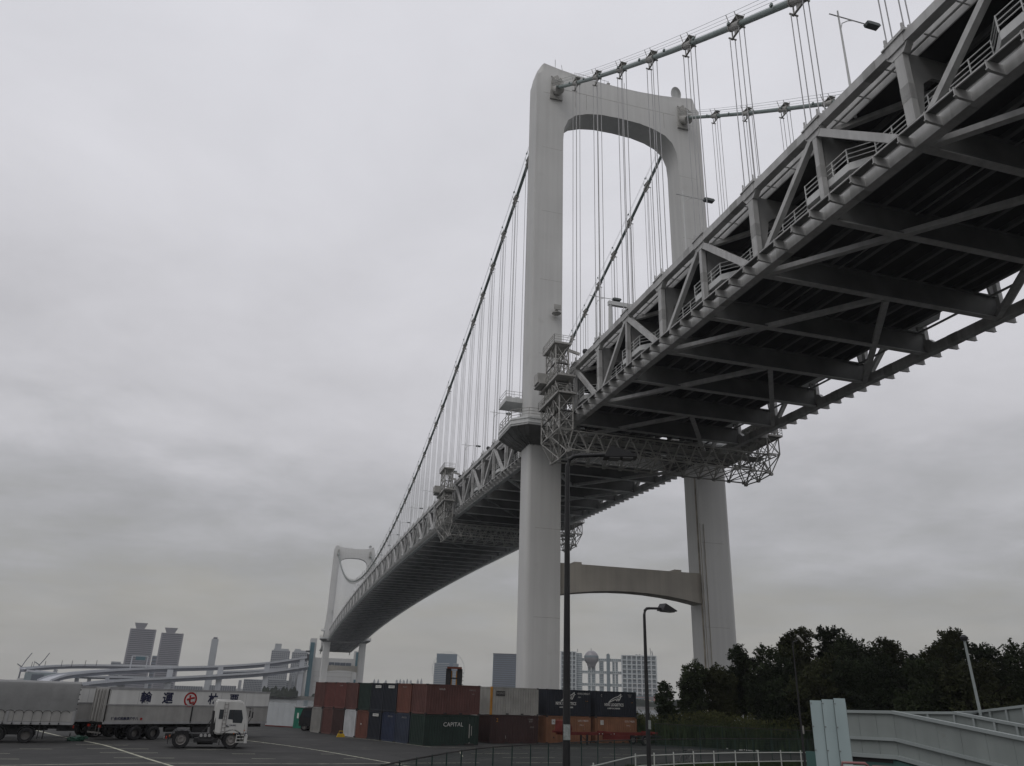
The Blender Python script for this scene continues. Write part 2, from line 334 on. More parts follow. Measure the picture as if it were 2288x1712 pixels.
def upper_platform(sg):
    g = MB(); x0, x1 = sorted((sg*14.2, sg*20.0))
    g.bb(x0, x1, 2.6, 7.2, 48.7, 49.5)
    for z in (50.1, 50.6): g.beam((x0, 2.7, z), (x1, 2.7, z), .06, .06); g.beam((x0, 7.1, z), (x1, 7.1, z), .06, .06); g.beam((sg*20, 2.7, z), (sg*20, 7.1, z), .06, .06)
    for k in range(5):
        x = x0+(x1-x0)*k/4; g.beam((x, 2.7, 49.5), (x, 2.7, 50.6), .06, .06); g.beam((x, 7.1, 49.5), (x, 7.1, 50.6), .06, .06)
    for k in range(3): g.lathe([(0.0, .0), (.42, .05), (.42, 1.0), (0, 1.05)], 10, 'z', (sg*(16+1.4*k), 5, 49.5))
    return g.mesh('service_platform')
upl = {s: upper_platform(s) for s in (-1, 1)}
def saddle_mesh(sg, ys):                             # cable socket, hood frame and wedge plate on the tower face
    g = MB(); x = 13.45*sg; yy = ys*2.3
    g.prism([(x-1.25, 109.6), (x+1.25, 109.6), (x+1.0, 113.9), (x+.2, 115.6), (x-.9, 114.6)], yy, yy+ys*.35)
    g.tube((x, yy, 111.6+.3), (x, yy+ys*1.9, 111.6-1.1), 1.0, 14, .78); g.tube((x, yy+ys*1.9, 110.5), (x, yy+ys*2.4, 110.1), .85, 14)
    for dx in (-.95, .95): g.beam((x+dx, yy, 115.3), (x+dx*.6, yy+ys*2.6, 111.9), .14, .2); g.beam((x+dx, yy, 113.6), (x+dx*.6, yy+ys*2.6, 111.4), .1, .1)
    g.beam((x-.6, yy+ys*2.6, 111.9), (x+.6, yy+ys*2.6, 111.9), .1, .2)
    return g.mesh('cable_saddle')
sad = {(s, y): saddle_mesh(s, y) for s in (-1, 1) for y in (-1, 1)}
def topgear():
    g = MB()
    g.tube((-12.9, 0, 117.4), (-12.9, 0, 122), .05, 5); g.box((-12.9, 0, 119.2), (.3, .3, .5)); g.tube((-11.0, 0, 117.1), (-11.6, 0, 121), .045, 5); g.tube((-11.2, 0, 117.1), (-12.0, 0, 119), .045, 5)
    g.tube((2.0, 0, 116.5), (2.0, 0, 120.3), .05, 5); g.box((-13.9, -1, 117.9), (1.1, .8, .8)); g.box((-14.9, -1.2, 117.9), (.5, .5, 1.2)); g.box((-2.4, -2, 116.8), (.6, .4, .7))
    for k in range(9):
        x = -9.5+k*.9; g.tube((x, -1.9, 116.9), (x, -1.9, 117.9), .03, 4)
    g.beam((-9.5, -1.9, 117.85), (-2.3, -1.9, 117.7), .05, .05)
    return g.mesh('roof_mast')
def dish():
    g = MB(); g.lathe([(0.0, 0.0), (.7, .1), (1.2, .32), (1.45, .62), (1.38, .62), (0.9, .35), (0, .3)], 20, 'y', (0, 0, 0)); return g.mesh('antenna_dish')
gear_me, dish_me = topgear(), dish()
mk = MB(); mk.prism([(-1.3, 0), (1.3, 0), (1.3, 1.3), (.7, 2.6), (-.2, 2.2), (-1.3, .8)], -1.0, 1.0); mast_box = mk.mesh('machine_housing')
bkt = MB(); bkt.tube((-13.1, -3.1, 64.0), (-13.1, -2.3, 64.2), .25, 8); bkt.lathe([(0, 0), (.8, .1), (.8, .2), (0, .25)], 12, 'z', (-13.2, -3.2, 63.2)); bkt.bb(-13.7, -12.5, -3.5, -3.3, 64.0, 64.9); bkt.bb(13.0, 13.7, -3.2, -2.3, 74.2, 74.9); fl_me = bkt.mesh('tower_floodlight')
sp = MB()
for x in (11.75, 12.4): sp.tube((x, -2.42, -4), (x, -2.42, 30), .06, 6)
sp.bb(11.82, 11.9, -1.6, -1.2, -4, 38); pipe_me = sp.mesh('drain_pipe')
cap_me = MB().bb(-21, 21, -7, 7, -9, -4.2).bb(-19, -10, -5, 5, -4.2, -2.2).bb(10, 19, -5, 5, -4.2, -2.2).mesh('pier_footing')
M_rustp = mat('rusty_pipe', (0.33, 0.30, 0.25), 0.85, 0, 0.4, 0.6)
for ty in (-0.7, 570.7):
    T = Matrix.Translation((BX, ty, 0)); t = put('bridge_tower', tw_me, M_tower, bridge, T, smooth=True)
    if ty > 100: t.rotation_euler = (0, 0, 0)
    put('panel_joint', seam_me, M_seam, t); put('lower_strut', strut_me, M_strut, t); put('pier_footing', cap_me, M_conc, t); put('drain_pipe', pipe_me, M_rustp, t)
    for s in (-1, 1):
        put('gallery_soffit', gal[s][0], M_under, t); put('gallery_rim', gal[s][2], M_white, t); put('gallery_railing', gal[s][1], M_scaf, t); put('service_platform', upl[s], M_white, t)  # soffit colour darker than the rim: its underside shade is painted in
        for y in (-1, 1): put('cable_saddle', sad[(s, y)], M_scaf, t)
    put('roof_mast', gear_me, M_scaf, t); put('tower_floodlight', fl_me, M_scaf, t)
    put('antenna_dish', dish_me, M_white, t, Matrix.Translation((12.6, -1.0, 119.3)) @ Matrix.Rotation(radians(200), 4, 'Z') @ Matrix.Rotation(radians(-18), 4, 'X'))
    put('machine_housing', mast_box, M_scaf, t, Matrix.Translation((15.0, 0, 116.7))); put('antenna_pole', MB().tube((12.9, -.4, 117.2), (12.7, -.6, 119.3), .13, 6).tube((13.9, -.3, 117.2), (13.3, -.6, 118.6), .1, 6).mesh(), M_scaf, t)
# ---- cables
CX = {-1: -13.2, 1: 14.0}
def zc(y):
    if y > 570: y = 570-y
    if y < 0: return 114.9+0.80*y+0.00085*y*y
    return 59.4+(113.2-59.4)*((y-285)/285)**2
SIDE = [-14.756-9.5*i for i in range(-1, 12)]        # panel points, near side span
MAIN = [4.6+9.5*k for k in range(60)]
FAR = [570+5.3+9.5*k for k in range(12)]
def hanger_me(Lg):
    g = MB()
    for dx in (-.3, .3):
        for dy in (-.85, .85): g.tube((dx, dy, 0), (dx, dy, -Lg), .05, 5, cap=False)
    return g.mesh('hanger')
def clamp_me(sl):
    g = MB(); d = Vector((0, 1, sl)).normalized()
    g.tube(-d*1.05, d*1.05, .43, 12); g.tube(-d*1.1, -d*.9, .48, 12); g.tube(d*.9, d*1.1, .48, 12)
    g.box((0, -.85, -1.0), (.9, .12, .14)); g.box((0, .85, -1.0), (.9, .12, .14)); g.box((0, -.8, -.55), (.12, .1, .8)); g.box((0, .8, -.55), (.12, .1, .8)); g.bb(-.05, .05, -.35, .35, -.95, -.4)
    g.bb(-.1, .1, -1.0, 1.0, -1.05, -.95)
    for dy in (-.75, .75):
        for dx in (-.4, .4): g.beam((dx*.7, dy, dy*sl+.4), (dx*1.5, dy, dy*sl+1.5), .06, .06)
    g.bb(-.45, .45, -.9, .9, .47, .52)
    return g.mesh('cable_clamp')
clampc = {}
for s in (-1, 1):
    X = CX[s]
    ys = [-140+7*k for k in range(21)]; ys[-1] = -3.2
    p1 = [(X, y, zc(y)) for y in ys]; p2 = [(X, y, zc(y)) for y in [3.2+563.6*k/60 for k in range(61)]]; p3 = [(X, 1140/2+3.2+110*k/12, zc(573.2+110*k/12)) for k in range(13)]
    g = MB().path(p1, .32, 12).path(p2, .33, 12).path(p3, .37, 10)
    cb = put('main_cable', g, M_cable, bridge, smooth=True)
    hr = MB()
    for pth in (p1, p2, p3):
        for dx in (-.6, .6):
            hr.path([(x+dx, y, z+1.5) for x, y, z in pth], .022, 4)
            hr.path([(x+dx, y, z+1.0) for x, y, z in pth], .018, 4)
        for (x, y, z) in pth[1:-1]: hr.box((x-.6, y+1.2, z+1.0), (.22, .3, .3))
    put('hand_rope', hr, M_cable, cb)
    for y in SIDE+MAIN[1:-1]+FAR:
        if (y in (SIDE[0],)) or (abs(y-570) < 6): continue
        top = zc(y); base = zb(y)+HT+.15; sl = (zc(y+1)-zc(y-1))/2
        if top-base < -1.5: continue
        key = round(sl, 1)
        if key not in clampc: clampc[key] = clamp_me(key)
        put('cable_clamp', clampc[key], M_scaf, cb, Matrix.Translation((X, y, top)))
        if top-base > 1.6: put('hanger', hanger_me(top-base-1.0), M_rope, cb, Matrix.Translation((X, y, top-1.0)))
# ---- stiffening truss with its two decks
_a = MB().box((0, 0, .05), (1.0, 2.3, .1)).box((0, 0, -.25), (.8, 1.7, 1.25))
for dy in (-.85, .85): _a.box((0, dy, .28), (.7, .22, .45)); _a.tube((.3, dy, .3), (.3, dy, .9), .09, 6).tube((-.3, dy, .3), (-.3, dy, .9), .09, 6)
anch_me = _a.mesh('hanger_anchorage')
brk_me = {s: MB().prism([(s*13.8, .04), (s*13.8, .80), (s*15.1, .80), (s*15.1, .16), (s*14.9, .08)], -.03, .03).prism([(s*13.8, -.01), (s*13.8, .04), (s*14.9, .08), (s*15.13, .2), (s*15.13, .12), (s*14.9, .03)], -.09, .09).mesh('rail_bracket') for s in (-1, 1)}
def splice_me(w_, h_):
    g = MB().box((0, 0, 0), (.53, w_+.03, h_))
    for sx in (-.275, .275):
        for k in range(4):
            for j in range(5): g.box((sx, (k-1.5)*w_*.26, (j-2)*h_*.2), (.03, .04, .04))
    return g.mesh('splice_plate')
SPL = {True: splice_me(.48, 1.1), False: splice_me(.78, 1.3)}
CSP = MB().box((0, 0, 0), (.75, 1.3, .83)).mesh('chord_splice'); BSP = MB().box((0, 0, 0), (.83, 1.3, 1.03)).mesh('chord_splice')
M_spl = mat('splice_paint', (0.37, 0.37, 0.36), .7, 0, .15, .8, 0, .2)
def span(ynodes, isV, away, nm):
    pts = ynodes; bot = [zb(y) for y in pts]
    tr = bpy.data.objects.new('stiffening_truss', None); COL.objects.link(tr); tr.parent = bridge; CHD.setdefault(bridge.name, []).append(tr)
    for s in (-1, 1):
        cb_, ct_ = MB(), MB()
        for a, b in zip(range(len(pts)-1), range(1, len(pts))):
            cb_.beam((s*HW, pts[a], bot[a]+.5), (s*HW, pts[b], bot[b]+.5), .8, 1.0)
            ct_.beam((s*HW, pts[a], bot[a]+HT-.35), (s*HW, pts[b], bot[b]+HT-.35), .72, .8)
        for i, y in enumerate(pts):
            cb_.prism([(y-1.3, bot[i]+.98), (y+1.3, bot[i]+.98), (y+.6, bot[i]+1.7), (y-.6, bot[i]+1.7)], s*HW-.29, s*HW+.29, 'x')
            ct_.prism([(y-1.1, bot[i]+HT-.72), (y+1.1, bot[i]+HT-.72), (y+.55, bot[i]+HT-1.4), (y-.55, bot[i]+HT-1.4)], s*HW-.275, s*HW+.275, 'x')
            put('hanger_anchorage', anch_me, M_truss, tr, Matrix.Translation((s*HW, y, bot[i]+HT)))
        put('bottom_chord', cb_, M_truss, tr); put('top_chord', ct_, M_truss, tr)
    for s in (-1, 1):
        for i, y in enumerate(pts):
            V = isV(i); wd = .48 if V else .78
            put('vertical', UC, M_truss, tr, Matrix.Translation((s*HW, y, bot[i]+(HT+.4)/2)) @ Matrix.Diagonal((.5, wd, HT-2.0, 1)))
            if abs(y) < 160: put('splice_plate', SPL[V], M_spl, tr, Matrix.Translation((s*HW, y, bot[i]+HT*.50)))
            if abs(y) < 160 and i+1 < len(pts):
                sl_ = atan2(bot[i+1]-bot[i], pts[i+1]-y); u_ = .28
                put('chord_splice', CSP, M_spl, tr, Matrix.Translation((s*HW, y+(pts[i+1]-y)*u_, bot[i]+(bot[i+1]-bot[i])*u_+HT-.35)) @ Matrix.Rotation(sl_, 4, 'X'))
                put('chord_splice', BSP, M_spl, tr, Matrix.Translation((s*HW, y+(pts[i+1]-y)*.6, bot[i]+(bot[i+1]-bot[i])*.6+.5)) @ Matrix.Rotation(sl_, 4, 'X'))
            if V:
                for j in (i-1, i+1):
                    if 0 <= j < len(pts):
                        sg_ = 1 if j > i else -1
                        bar('diagonal', (s*HW, y+sg_*.5, bot[i]+HT-1.1), (s*HW, pts[j]-sg_*.6, bot[j]+1.2), .5, .62 if (sg_*away > 0) else .5, M_truss, tr)
    # floor beams, knees, laterals
    for i, y in enumerate(pts):
        z = bot[i]
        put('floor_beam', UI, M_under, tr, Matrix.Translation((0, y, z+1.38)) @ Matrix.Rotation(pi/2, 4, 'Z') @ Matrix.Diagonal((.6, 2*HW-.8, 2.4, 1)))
        put('beam_flange', UC, M_truss, tr, Matrix.Translation((0, y, z+.13)) @ Matrix.Diagonal((2*HW-1.0, .62, .09, 1)))
        kb = MB()
        if not isV(i) or True:
            for s in (-1, 1):
                kb.prism([(s*12.95, z+HT-.9), (s*9.0, z+HT-.9), (s*9.0, z+HT-2.6), (s*11.2, z+HT-2.75), (s*12.0, z+HT-3.4), (s*12.5, z+HT-6.6), (s*12.95, z+HT-6.6)], y-.12, y+.12)
        kb.bb(-9.0, 9.0, y-.12, y+.12, z+HT-2.6, z+HT-.9); kb.bb(-9, 9, y-.35, y+.35, z+HT-2.65, z+HT-2.58)
        put('cross_frame', kb, M_knee, tr)
    sgn = away
    for i in range(len(pts)):
        j = i+2*sgn
        if 0 <= j < len(pts) and not isV(i):
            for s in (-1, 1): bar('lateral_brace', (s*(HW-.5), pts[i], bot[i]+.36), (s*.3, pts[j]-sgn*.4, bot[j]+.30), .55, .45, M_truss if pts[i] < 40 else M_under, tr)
        if 0 <= j < len(pts) and isV(i):
            for s in (-1, 1): bar('upper_lateral_brace', (s*(HW-.4), pts[i], bot[i]+HT-1.0), (s*.3, pts[j], bot[j]+HT-1.1), .45, .4, M_truss, tr)
    def strip(mb, x0, x1, za, zb2):
        for a in range(len(pts)-1):
            y0, y1 = pts[a], pts[a+1]; e0, e1 = bot[a], bot[a+1]
            mb.add([(x0, y0, e0+za), (x1, y0, e0+za), (x1, y0, e0+zb2), (x0, y0, e0+zb2), (x0, y1, e1+za), (x1, y1, e1+za), (x1, y1, e1+zb2), (x0, y1, e1+zb2)],
                   [(0, 1, 5, 4), (1, 2, 6, 5), (2, 3, 7, 6), (3, 0, 4, 7)]+([(3, 2, 1, 0)] if a == 0 else [])+([(4, 5, 6, 7)] if a == len(pts)-2 else []))
    for x, z_, w_ in ((-12.3, 2.3, .22), (-11.7, 2.2, .3), (12.2, 2.3, .22), (-4.9, 2.35, .14)):
        g = MB(); strip(g, x-w_/2, x+w_/2, z_, z_+w_*.7); put('utility_pipe', g, M_knee, tr)
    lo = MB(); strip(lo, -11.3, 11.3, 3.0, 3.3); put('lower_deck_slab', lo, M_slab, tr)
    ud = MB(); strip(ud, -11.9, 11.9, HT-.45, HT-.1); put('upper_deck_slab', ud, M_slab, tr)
    for x in (-10.4, -8.2, -6, -3.8, -1.4, 1.4, 3.8, 6, 8.2, 10.4):
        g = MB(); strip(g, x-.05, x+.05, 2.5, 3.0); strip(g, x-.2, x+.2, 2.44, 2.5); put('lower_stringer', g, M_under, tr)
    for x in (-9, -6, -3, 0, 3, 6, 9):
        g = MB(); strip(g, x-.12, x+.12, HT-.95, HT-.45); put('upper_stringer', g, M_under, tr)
    for s in (-1, 1):
        g = MB(); strip(g, *sorted((s*11.9, s*12.0)), HT-.9, HT+.85); put('parapet', g, M_truss, tr)
        g = MB()                                     # drain pipes and cable trough in the slot beside the top chord
        for a in range(len(pts)-1):
            for x, z_ in ((12.35, -.55), (12.7, -.9)): g.beam((s*x, pts[a], bot[a]+HT+z_), (s*x, pts[a+1], bot[a+1]+HT+z_), .1, .1)
            for t in (.2, .5, .8): yy = pts[a]+(pts[a+1]-pts[a])*t; g.beam((s*11.95, yy, bot[a]+HT-.6), (s*13.05, yy, bot[a]+HT-.6), .08, .08)
        put('service_pipe', g, M_truss, tr)
        # inspection rail on brackets outboard of the bottom chord
        g = MB()
        for a in range(len(pts)-1):
            for x, z_ in ((14.75, .98), (14.95, .76)): g.beam((s*x, pts[a], bot[a]+z_), (s*x, pts[a+1], bot[a+1]+z_), .10, .10)
        put('inspection_rail', g, M_truss, tr)
        g = MB(); strip(g, *sorted((s*14.2, s*14.95)), .80, .88); put('inspection_walkway', g, M_under, tr)  # plate uses the steel colour already darkened for underside shade
        g = MB()
        for a in range(len(pts)-1):
            n_ = 4 if abs(pts[a]) < 420 else 2
            for k in range(n_):
                t = (k+.0)/n_; y = pts[a]+(pts[a+1]-pts[a])*t; z = bot[a]+(bot[a+1]-bot[a])*t
                if nm != 'far' and -120 < y < 150: put('rail_bracket', brk_me[s], M_truss, tr, Matrix.Translation((0, y, z)))
                else: g.prism([(s*13.8, z+.04), (s*13.8, z+.8), (s*15.1, z+.8), (s*15.1, z+.12)], y-.06, y+.06)
        if g.v: put('far_rail_brackets', g, M_truss, tr)['kind'] = 'stuff'
        # footway with bays around every second panel point
        g = MB(); g2 = MB()
        ed = []
        for i, y in enumerate(pts):
            if isV(i) and 0 < i < len(pts)-1 and abs(y-285) < 400:
                ed += [(y-4.2*1, 11.75), (y-2.6, 13.05), (y+2.6, 13.05), (y+4.2, 11.75)]
            else: ed.append((y, 11.75))
        ed.sort()
        for (ya, xa), (yb2, xb) in zip(ed, ed[1:]):
            if yb2-ya < .05: continue
            za, zb_ = zb(ya)+3.3, zb(yb2)+3.3
            g.add([(s*xa, ya, za-.1), (s*xb, yb2, zb_-.1), (s*xb, yb2, zb_+.55), (s*xa, ya, za+.55), (s*(xa-.12), ya, za-.1), (s*(xb-.12), yb2, zb_-.1), (s*(xb-.12), yb2, zb_+.55), (s*(xa-.12), ya, za+.55)],
                  [(0, 1, 2, 3), (7, 6, 5, 4), (0, 4, 5, 1), (3, 2, 6, 7)])
            g.add([(s*11.2, ya, za), (s*11.2, yb2, zb_), (s*xb, yb2, zb_), (s*xa, ya, za)], [(0, 1, 2, 3)])
            if abs(ya) < 330:
                for h in (.95, 1.35, 1.8): g2.beam((s*xa, ya, za+h), (s*xb, yb2, zb_+h), .06, .06)
                n_ = max(1, int(round((yb2-ya)/2.0)))
                for k in range(n_):
                    t = k/n_; x_, y_, z_ = xa+(xb-xa)*t, ya+(yb2-ya)*t, za+(zb_-za)*t; g2.beam((s*x_, y_, z_+.5), (s*x_, y_, z_+1.85), .08, .08)
        put('footway', g, M_white, tr)
        if g2.v: put('footway_railing', g2, M_white, tr)
    return tr
span(list(reversed(SIDE)), lambda i: (len(SIDE)-1-i) % 2 == 1, -1, 'side')
span(MAIN, lambda k: k % 2 == 1, 1, 'main')
span(FAR, lambda k: k % 2 == 1, 1, 'far')

# ================================================================== THINGS CARRIED BY THE BRIDGE
def gantry(y0, y1, label, fine):
    ym = (y0+y1)/2; B = zb(ym); t = thing('inspection_gantry', label, 'maintenance gantry', (0, ym, B), 0, 'travelling gantries hung under the truss')
    hy = (y1-y0)/2; r = .085; nx = 12; zl, zt = -4.9, -2.2
    g = MB(); xs = [-15.5+31*k/nx for k in range(nx+1)]; ja = MB()
    for yy in (-hy+.9, hy-.9):
        g.tube((xs[0], yy, zl), (xs[-1], yy, zl), .11, 6); g.tube((-17, yy, zt), (17, yy, zt), .11, 6)
        for a, b in zip(xs, xs[1:]):
            m_ = (a+b)/2; g.tube((a, yy, zl), (m_, yy, zt), r, 5); g.tube((m_, yy, zt), (b, yy, zl), r, 5)
            g.tube((a, yy, zl), (a, yy*.45, zt), r*.7, 4); g.tube((m_, yy, zt), (m_, yy*.4, zl+.3), r*.6, 4)
    for x in xs:
        g.tube((x, -hy+.9, zl), (x, hy-.9, zl), r, 5); g.tube((x, -hy+.9, zt), (x, hy-.9, zt), r, 5)
        for yy in (-hy+.9, hy-.9): ja.box((x, yy, zl), (.5, .16, .5))
    for a, b in zip(xs, xs[1:]): g.tube((a, -hy+.9, zl), (b, hy-.9, zl), r*.8, 5); g.tube((a, -hy+.9, zt), (b, hy-.9, zt), r*.8, 5); g.tube((b, -hy+.9, zl), (a, hy-.9, zl), r*.7, 4); g.tube((a, 0, zt), (b, -hy+.9, zl), r*.6, 4)
    put('under_deck_truss', g, M_scaf, t); put('joint_plate', ja, M_scaf, t)['kind'] = 'stuff'
    g = MB(); g.bb(-16.8, 16.8, -1.1, 1.1, zt+.1, zt+.2)
    for yy in (-1.1, 1.1):
        g.beam((-16.8, yy, zt+1.2), (16.8, yy, zt+1.2), .06, .06); g.beam((-16.8, yy, zt+.7), (16.8, yy, zt+.7), .05, .05)
        for k in range(23): g.beam((-16.8+k*33.6/22, yy, zt+.1), (-16.8+k*33.6/22, yy, zt+1.2), .05, .05)
    put('catwalk', g, M_scaf, t)
    def xbrace(g, p, q, z0, z1, rr=.07):
        (xa, ya), (xb, yb) = p, q
        g.tube((xa, ya, z0), (xb, yb, z1), rr, 5); g.tube((xb, yb, z0), (xa, ya, z1), rr, 5)
    for s in (-1, 1):
        zl_ = [zt, .4, 2.9] + ([5.4, 8.3, 11.3] if s < 0 else [])
        g = MB(); xi, xo = s*15.3, s*17.3; ya, yb_ = -hy+.3, hy-.3
        corners = [(xi, ya), (xo, ya), (xo, yb_), (xi, yb_)]
        for a, b in zip(zl_, zl_[1:]):
            f = 1.0 if a < 5 else (0.55 if s < 0 else 1)
            f2 = 1.0 if b < 5 else (0.55 if s < 0 else 1)
            ca = [(x, y*f) for x, y in corners]; cb_ = [(x, y*f2) for x, y in corners]
            for k in range(4):
                p, q = ca[k], ca[(k+1) % 4]; p2, q2 = cb_[k], cb_[(k+1) % 4]
                g.tube((*p, a), (*p2, b), .11, 6)
                n_ = 3 if (k % 2 == 1 and f > .9) else (2 if k % 2 == 1 else 1)
                for j in range(n_):
                    u0, u1 = j/n_, (j+1)/n_
                    L_ = lambda P, Q, u: (P[0]+(Q[0]-P[0])*u, P[1]+(Q[1]-P[1])*u)
                    A, Bq, C2, D2 = L_(p, q, u0), L_(p, q, u1), L_(p2, q2, u0), L_(p2, q2, u1)
                    g.tube((*A, a), (*D2, b), r*.75, 5); g.tube((*Bq, a), (*C2, b), r*.75, 5)
                    if j: g.tube((*A, a), (*C2, b), r, 5)
                g.tube((*p2, b), (*q2, b), .09, 5); g.tube((*p, a), (*q, a), .09, 5)
        # inverted pyramids under the tower
        tip = [(s*15.9, -hy+.9, zl-.3), (s*15.9, 0, zl-.5), (s*15.9, hy-.9, zl-.3)]
        for k, tp in enumerate(tip):
            for (x, y) in corners+[(xi, 0), (xo, 0)]:
                if abs(y-tp[1]) < hy*1.1: g.tube(tp, (x, y, zt), r, 5)
            g.box(tp, (.45, .45, .35))
        g.tube(tip[0], tip[1], .1, 5); g.tube(tip[1], tip[2], .1, 5); g.tube(tip[0], (s*15.5, -hy+.9, zl), .1, 5)
        if s < 0:                                     # trolley unit jutting off the far side of the tower, and lattice noise of pipes
            g.bb(-18.9, -17.4, hy*.3, hy*.75, 6.4, 7.9); g.bb(-18.7, -15.4, hy*.2, hy*.9, 6.1, 6.35)
            for k in range(6): g.tube((-15.6-.3*k, -hy*.5+k*.6, .4), (-15.4-.3*k, -hy*.5+k*.5, 11), .05, 4)
            for k in range(26):                      # stair flights and pipework inside the tower
                z_ = zt+(11-zt)*k/26; f_ = .5 if z_ > 5.4 else .85; g.tube((-16.9, hy*f_*(-1)**k, z_), (-15.5, -hy*f_*(-1)**k, z_+.7), .04, 4)
            for z_ in (-1.0, 1.6, 4.1, 6.8, 9.6):
                f_ = .56 if z_ > 5.4 else 1.0
                for yy in (-hy*f_+.2, hy*f_-.2): g.tube((-17.3, yy, z_), (-15.3, yy, z_), .06, 4)
                g.tube((-17.35, -hy*f_+.2, z_), (-17.35, hy*f_-.2, z_), .06, 4)
            g.beam((-15.4, -hy*.5, 10.6), (-13.6, -hy*.5, 10.2), .25, .4); g.beam((-15.4, hy*.5, 10.6), (-13.6, hy*.5, 10.2), .25, .4)
        else: g.beam((15.4, 0, 2.6), (14.9, 0, 1.0), .3, .5)
        put('side_tower', g, M_scaf, t)
        for zf, f in ([(2.9, 1.05), (5.6, 1.0), (11.3, .62)] if s < 0 else [(.4, 1.05), (2.9, 1.0)]):
            p = MB(); x0, x1 = sorted((s*15.0, s*17.7)); Y = hy*f
            p.bb(x0, x1, -Y, Y, zf, zf+.28)
            for zz in (zf+.65, zf+1.05, zf+1.35):
                for yy in (-Y, Y): p.beam((x0, yy, zz), (x1, yy, zz), .05, .05)
                p.beam((s*17.7, -Y, zz), (s*17.7, Y, zz), .05, .05)
            for k in range(8):
                yy = -Y+2*Y*k/7; p.beam((s*17.7, yy, zf), (s*17.7, yy, zf+1.38), .05, .05)
            for k in range(3):
                for yy in (-Y, Y): p.beam((x0+(x1-x0)*k/2, yy, zf), (x0+(x1-x0)*k/2, yy, zf+1.38), .05, .05)
            put('work_platform', p, M_scaf, t)
    return t
gantry(-19.2, -10.6, 'lattice maintenance gantry wrapped under the truss just this side of the near tower', True)
gantry(63.5, 73.5, 'smaller looking lattice maintenance gantry under the main span beyond the near tower', False)
M_lamph = mat('lamp_head_grey', (0.11, 0.125, 0.125), 0.5)
def road_lamp():
    t = thing('bridge_lamp', 'x', 'street lamp', (0, 0, 0))
    put('pole', MB().path([(0, 0, -1.0), (0, 0, 10.3)], [.12, .07], 6), M_white, t)
    put('arm', MB().tube((-.9, 0, 9.7), (2.9, 0, 9.7), .055, 5).path([(0, 0, 8.2), (.25, 0, 9.0), (.9, 0, 9.5), (1.5, 0, 9.7)], .045, 5), M_white, t)
    put('lamp_head', MB().prism([(2.7, 9.85), (3.0, 9.92), (3.9, 9.9), (4.05, 9.72), (3.95, 9.58), (2.8, 9.6)], -.28, .28), M_lamph, t)
    return t
rl = road_lamp()
DESC = {-74.6: 'tall street lamp on the bridge deck at the upper right edge of the view', -46.8: 'bridge street lamp whose arm shows against the right tower leg',
        -19.3: 'bridge street lamp rising beside the white sign portal', 12: 'bridge street lamp behind the near tower leg'}
ly = [-74.6, -46.8, -19.3] + [41+29*k for k in range(18)]
for k, y in enumerate(ly):
    z = zb(y)+HT
    if k == 0: o = rl; o.location = (-11.85, y, z)
    else: o = dup(rl, (-11.85, y, z))
    if y in DESC: o['label'] = DESC[y]
    elif k == 3: o['label'] = 'bridge street lamp just left of the small platform beyond the near tower'
    elif k == 4: o['label'] = 'tallest looking street lamp left of the near tower, between it and the second gantry'
    elif k == 5: o['label'] = 'bridge street lamp standing right behind the top of the second gantry'
    elif k == 6: o['label'] = 'first bridge street lamp to the left of the second gantry'
    elif k == 7: o['label'] = 'second bridge street lamp to the left of the second gantry'
    elif k == 8: o['label'] = 'third bridge street lamp to the left of the second gantry'
    elif k == 9: o['label'] = 'fourth bridge street lamp to the left of the second gantry'
    else: o['label'] = 'tiny distant street lamp far along the main span toward the far tower'; o['group'] = 'distant deck lamps'; continue
    o['group'] = 'street lamps along the left edge of the bridge'
# sign portal reaching over the upper deck
sy = -24.1; t = thing('sign_portal', 'white goalpost sign gantry standing on the upper deck beside the near tower', 'sign gantry', (-11.6, sy, zb(sy)+HT))
M_sign = mat('sign_blue', (0.02, 0.05, 0.22), 0.5)
put('post', MB().path([(0, 0, -.8), (0, 0, 6.4)], [.42, .26], 4), M_white, t); put('beam', MB().beam((-.3, 0, 6.3), (11.5, 0, 6.3), .55, .6), M_white, t)
put('sign_panel', MB().bb(6.5, 11.0, -.3, -.15, 4.2, 7.6), M_sign, t)
sc_ = MB()
for z in (6.7, 7.6): sc_.tube((6.2, -.9, z), (11.3, -.9, z), .05, 5)
for x in (6.2, 8, 9.6, 11.3): sc_.tube((x, -.9, 6.4), (x, -.9, 7.6), .05, 5); sc_.tube((x, 0, 6.5), (x, -.9, 6.5), .05, 5)
put('sign_walkway', sc_, M_white, t)
for i, (y, lb) in enumerate(((-17.0, 'round floodlight on a stub post on the top chord near the gantry'), (41.6, 'small floodlight on the top chord just left of the near tower'), (70.4, 'small floodlight on the top chord below the tallest lamp'), (99, 'tiny floodlight on the top chord left of the second gantry'))):
    t = thing('chord_floodlight', lb, 'floodlight', (-12.6, y, zb(y)+HT), 0, 'floodlights on the top chord')
    put('stub_post', MB().tube((0, 0, -.3), (0, 0, 1.3), .07, 6), M_scaf, t)
    put('lamp_drum', MB().lathe([(0, -.3), (.3, -.28), (.5, .1), (.48, .18), (0, .15)], 12, 'y', (0, 0, 1.5)), M_dark, t)

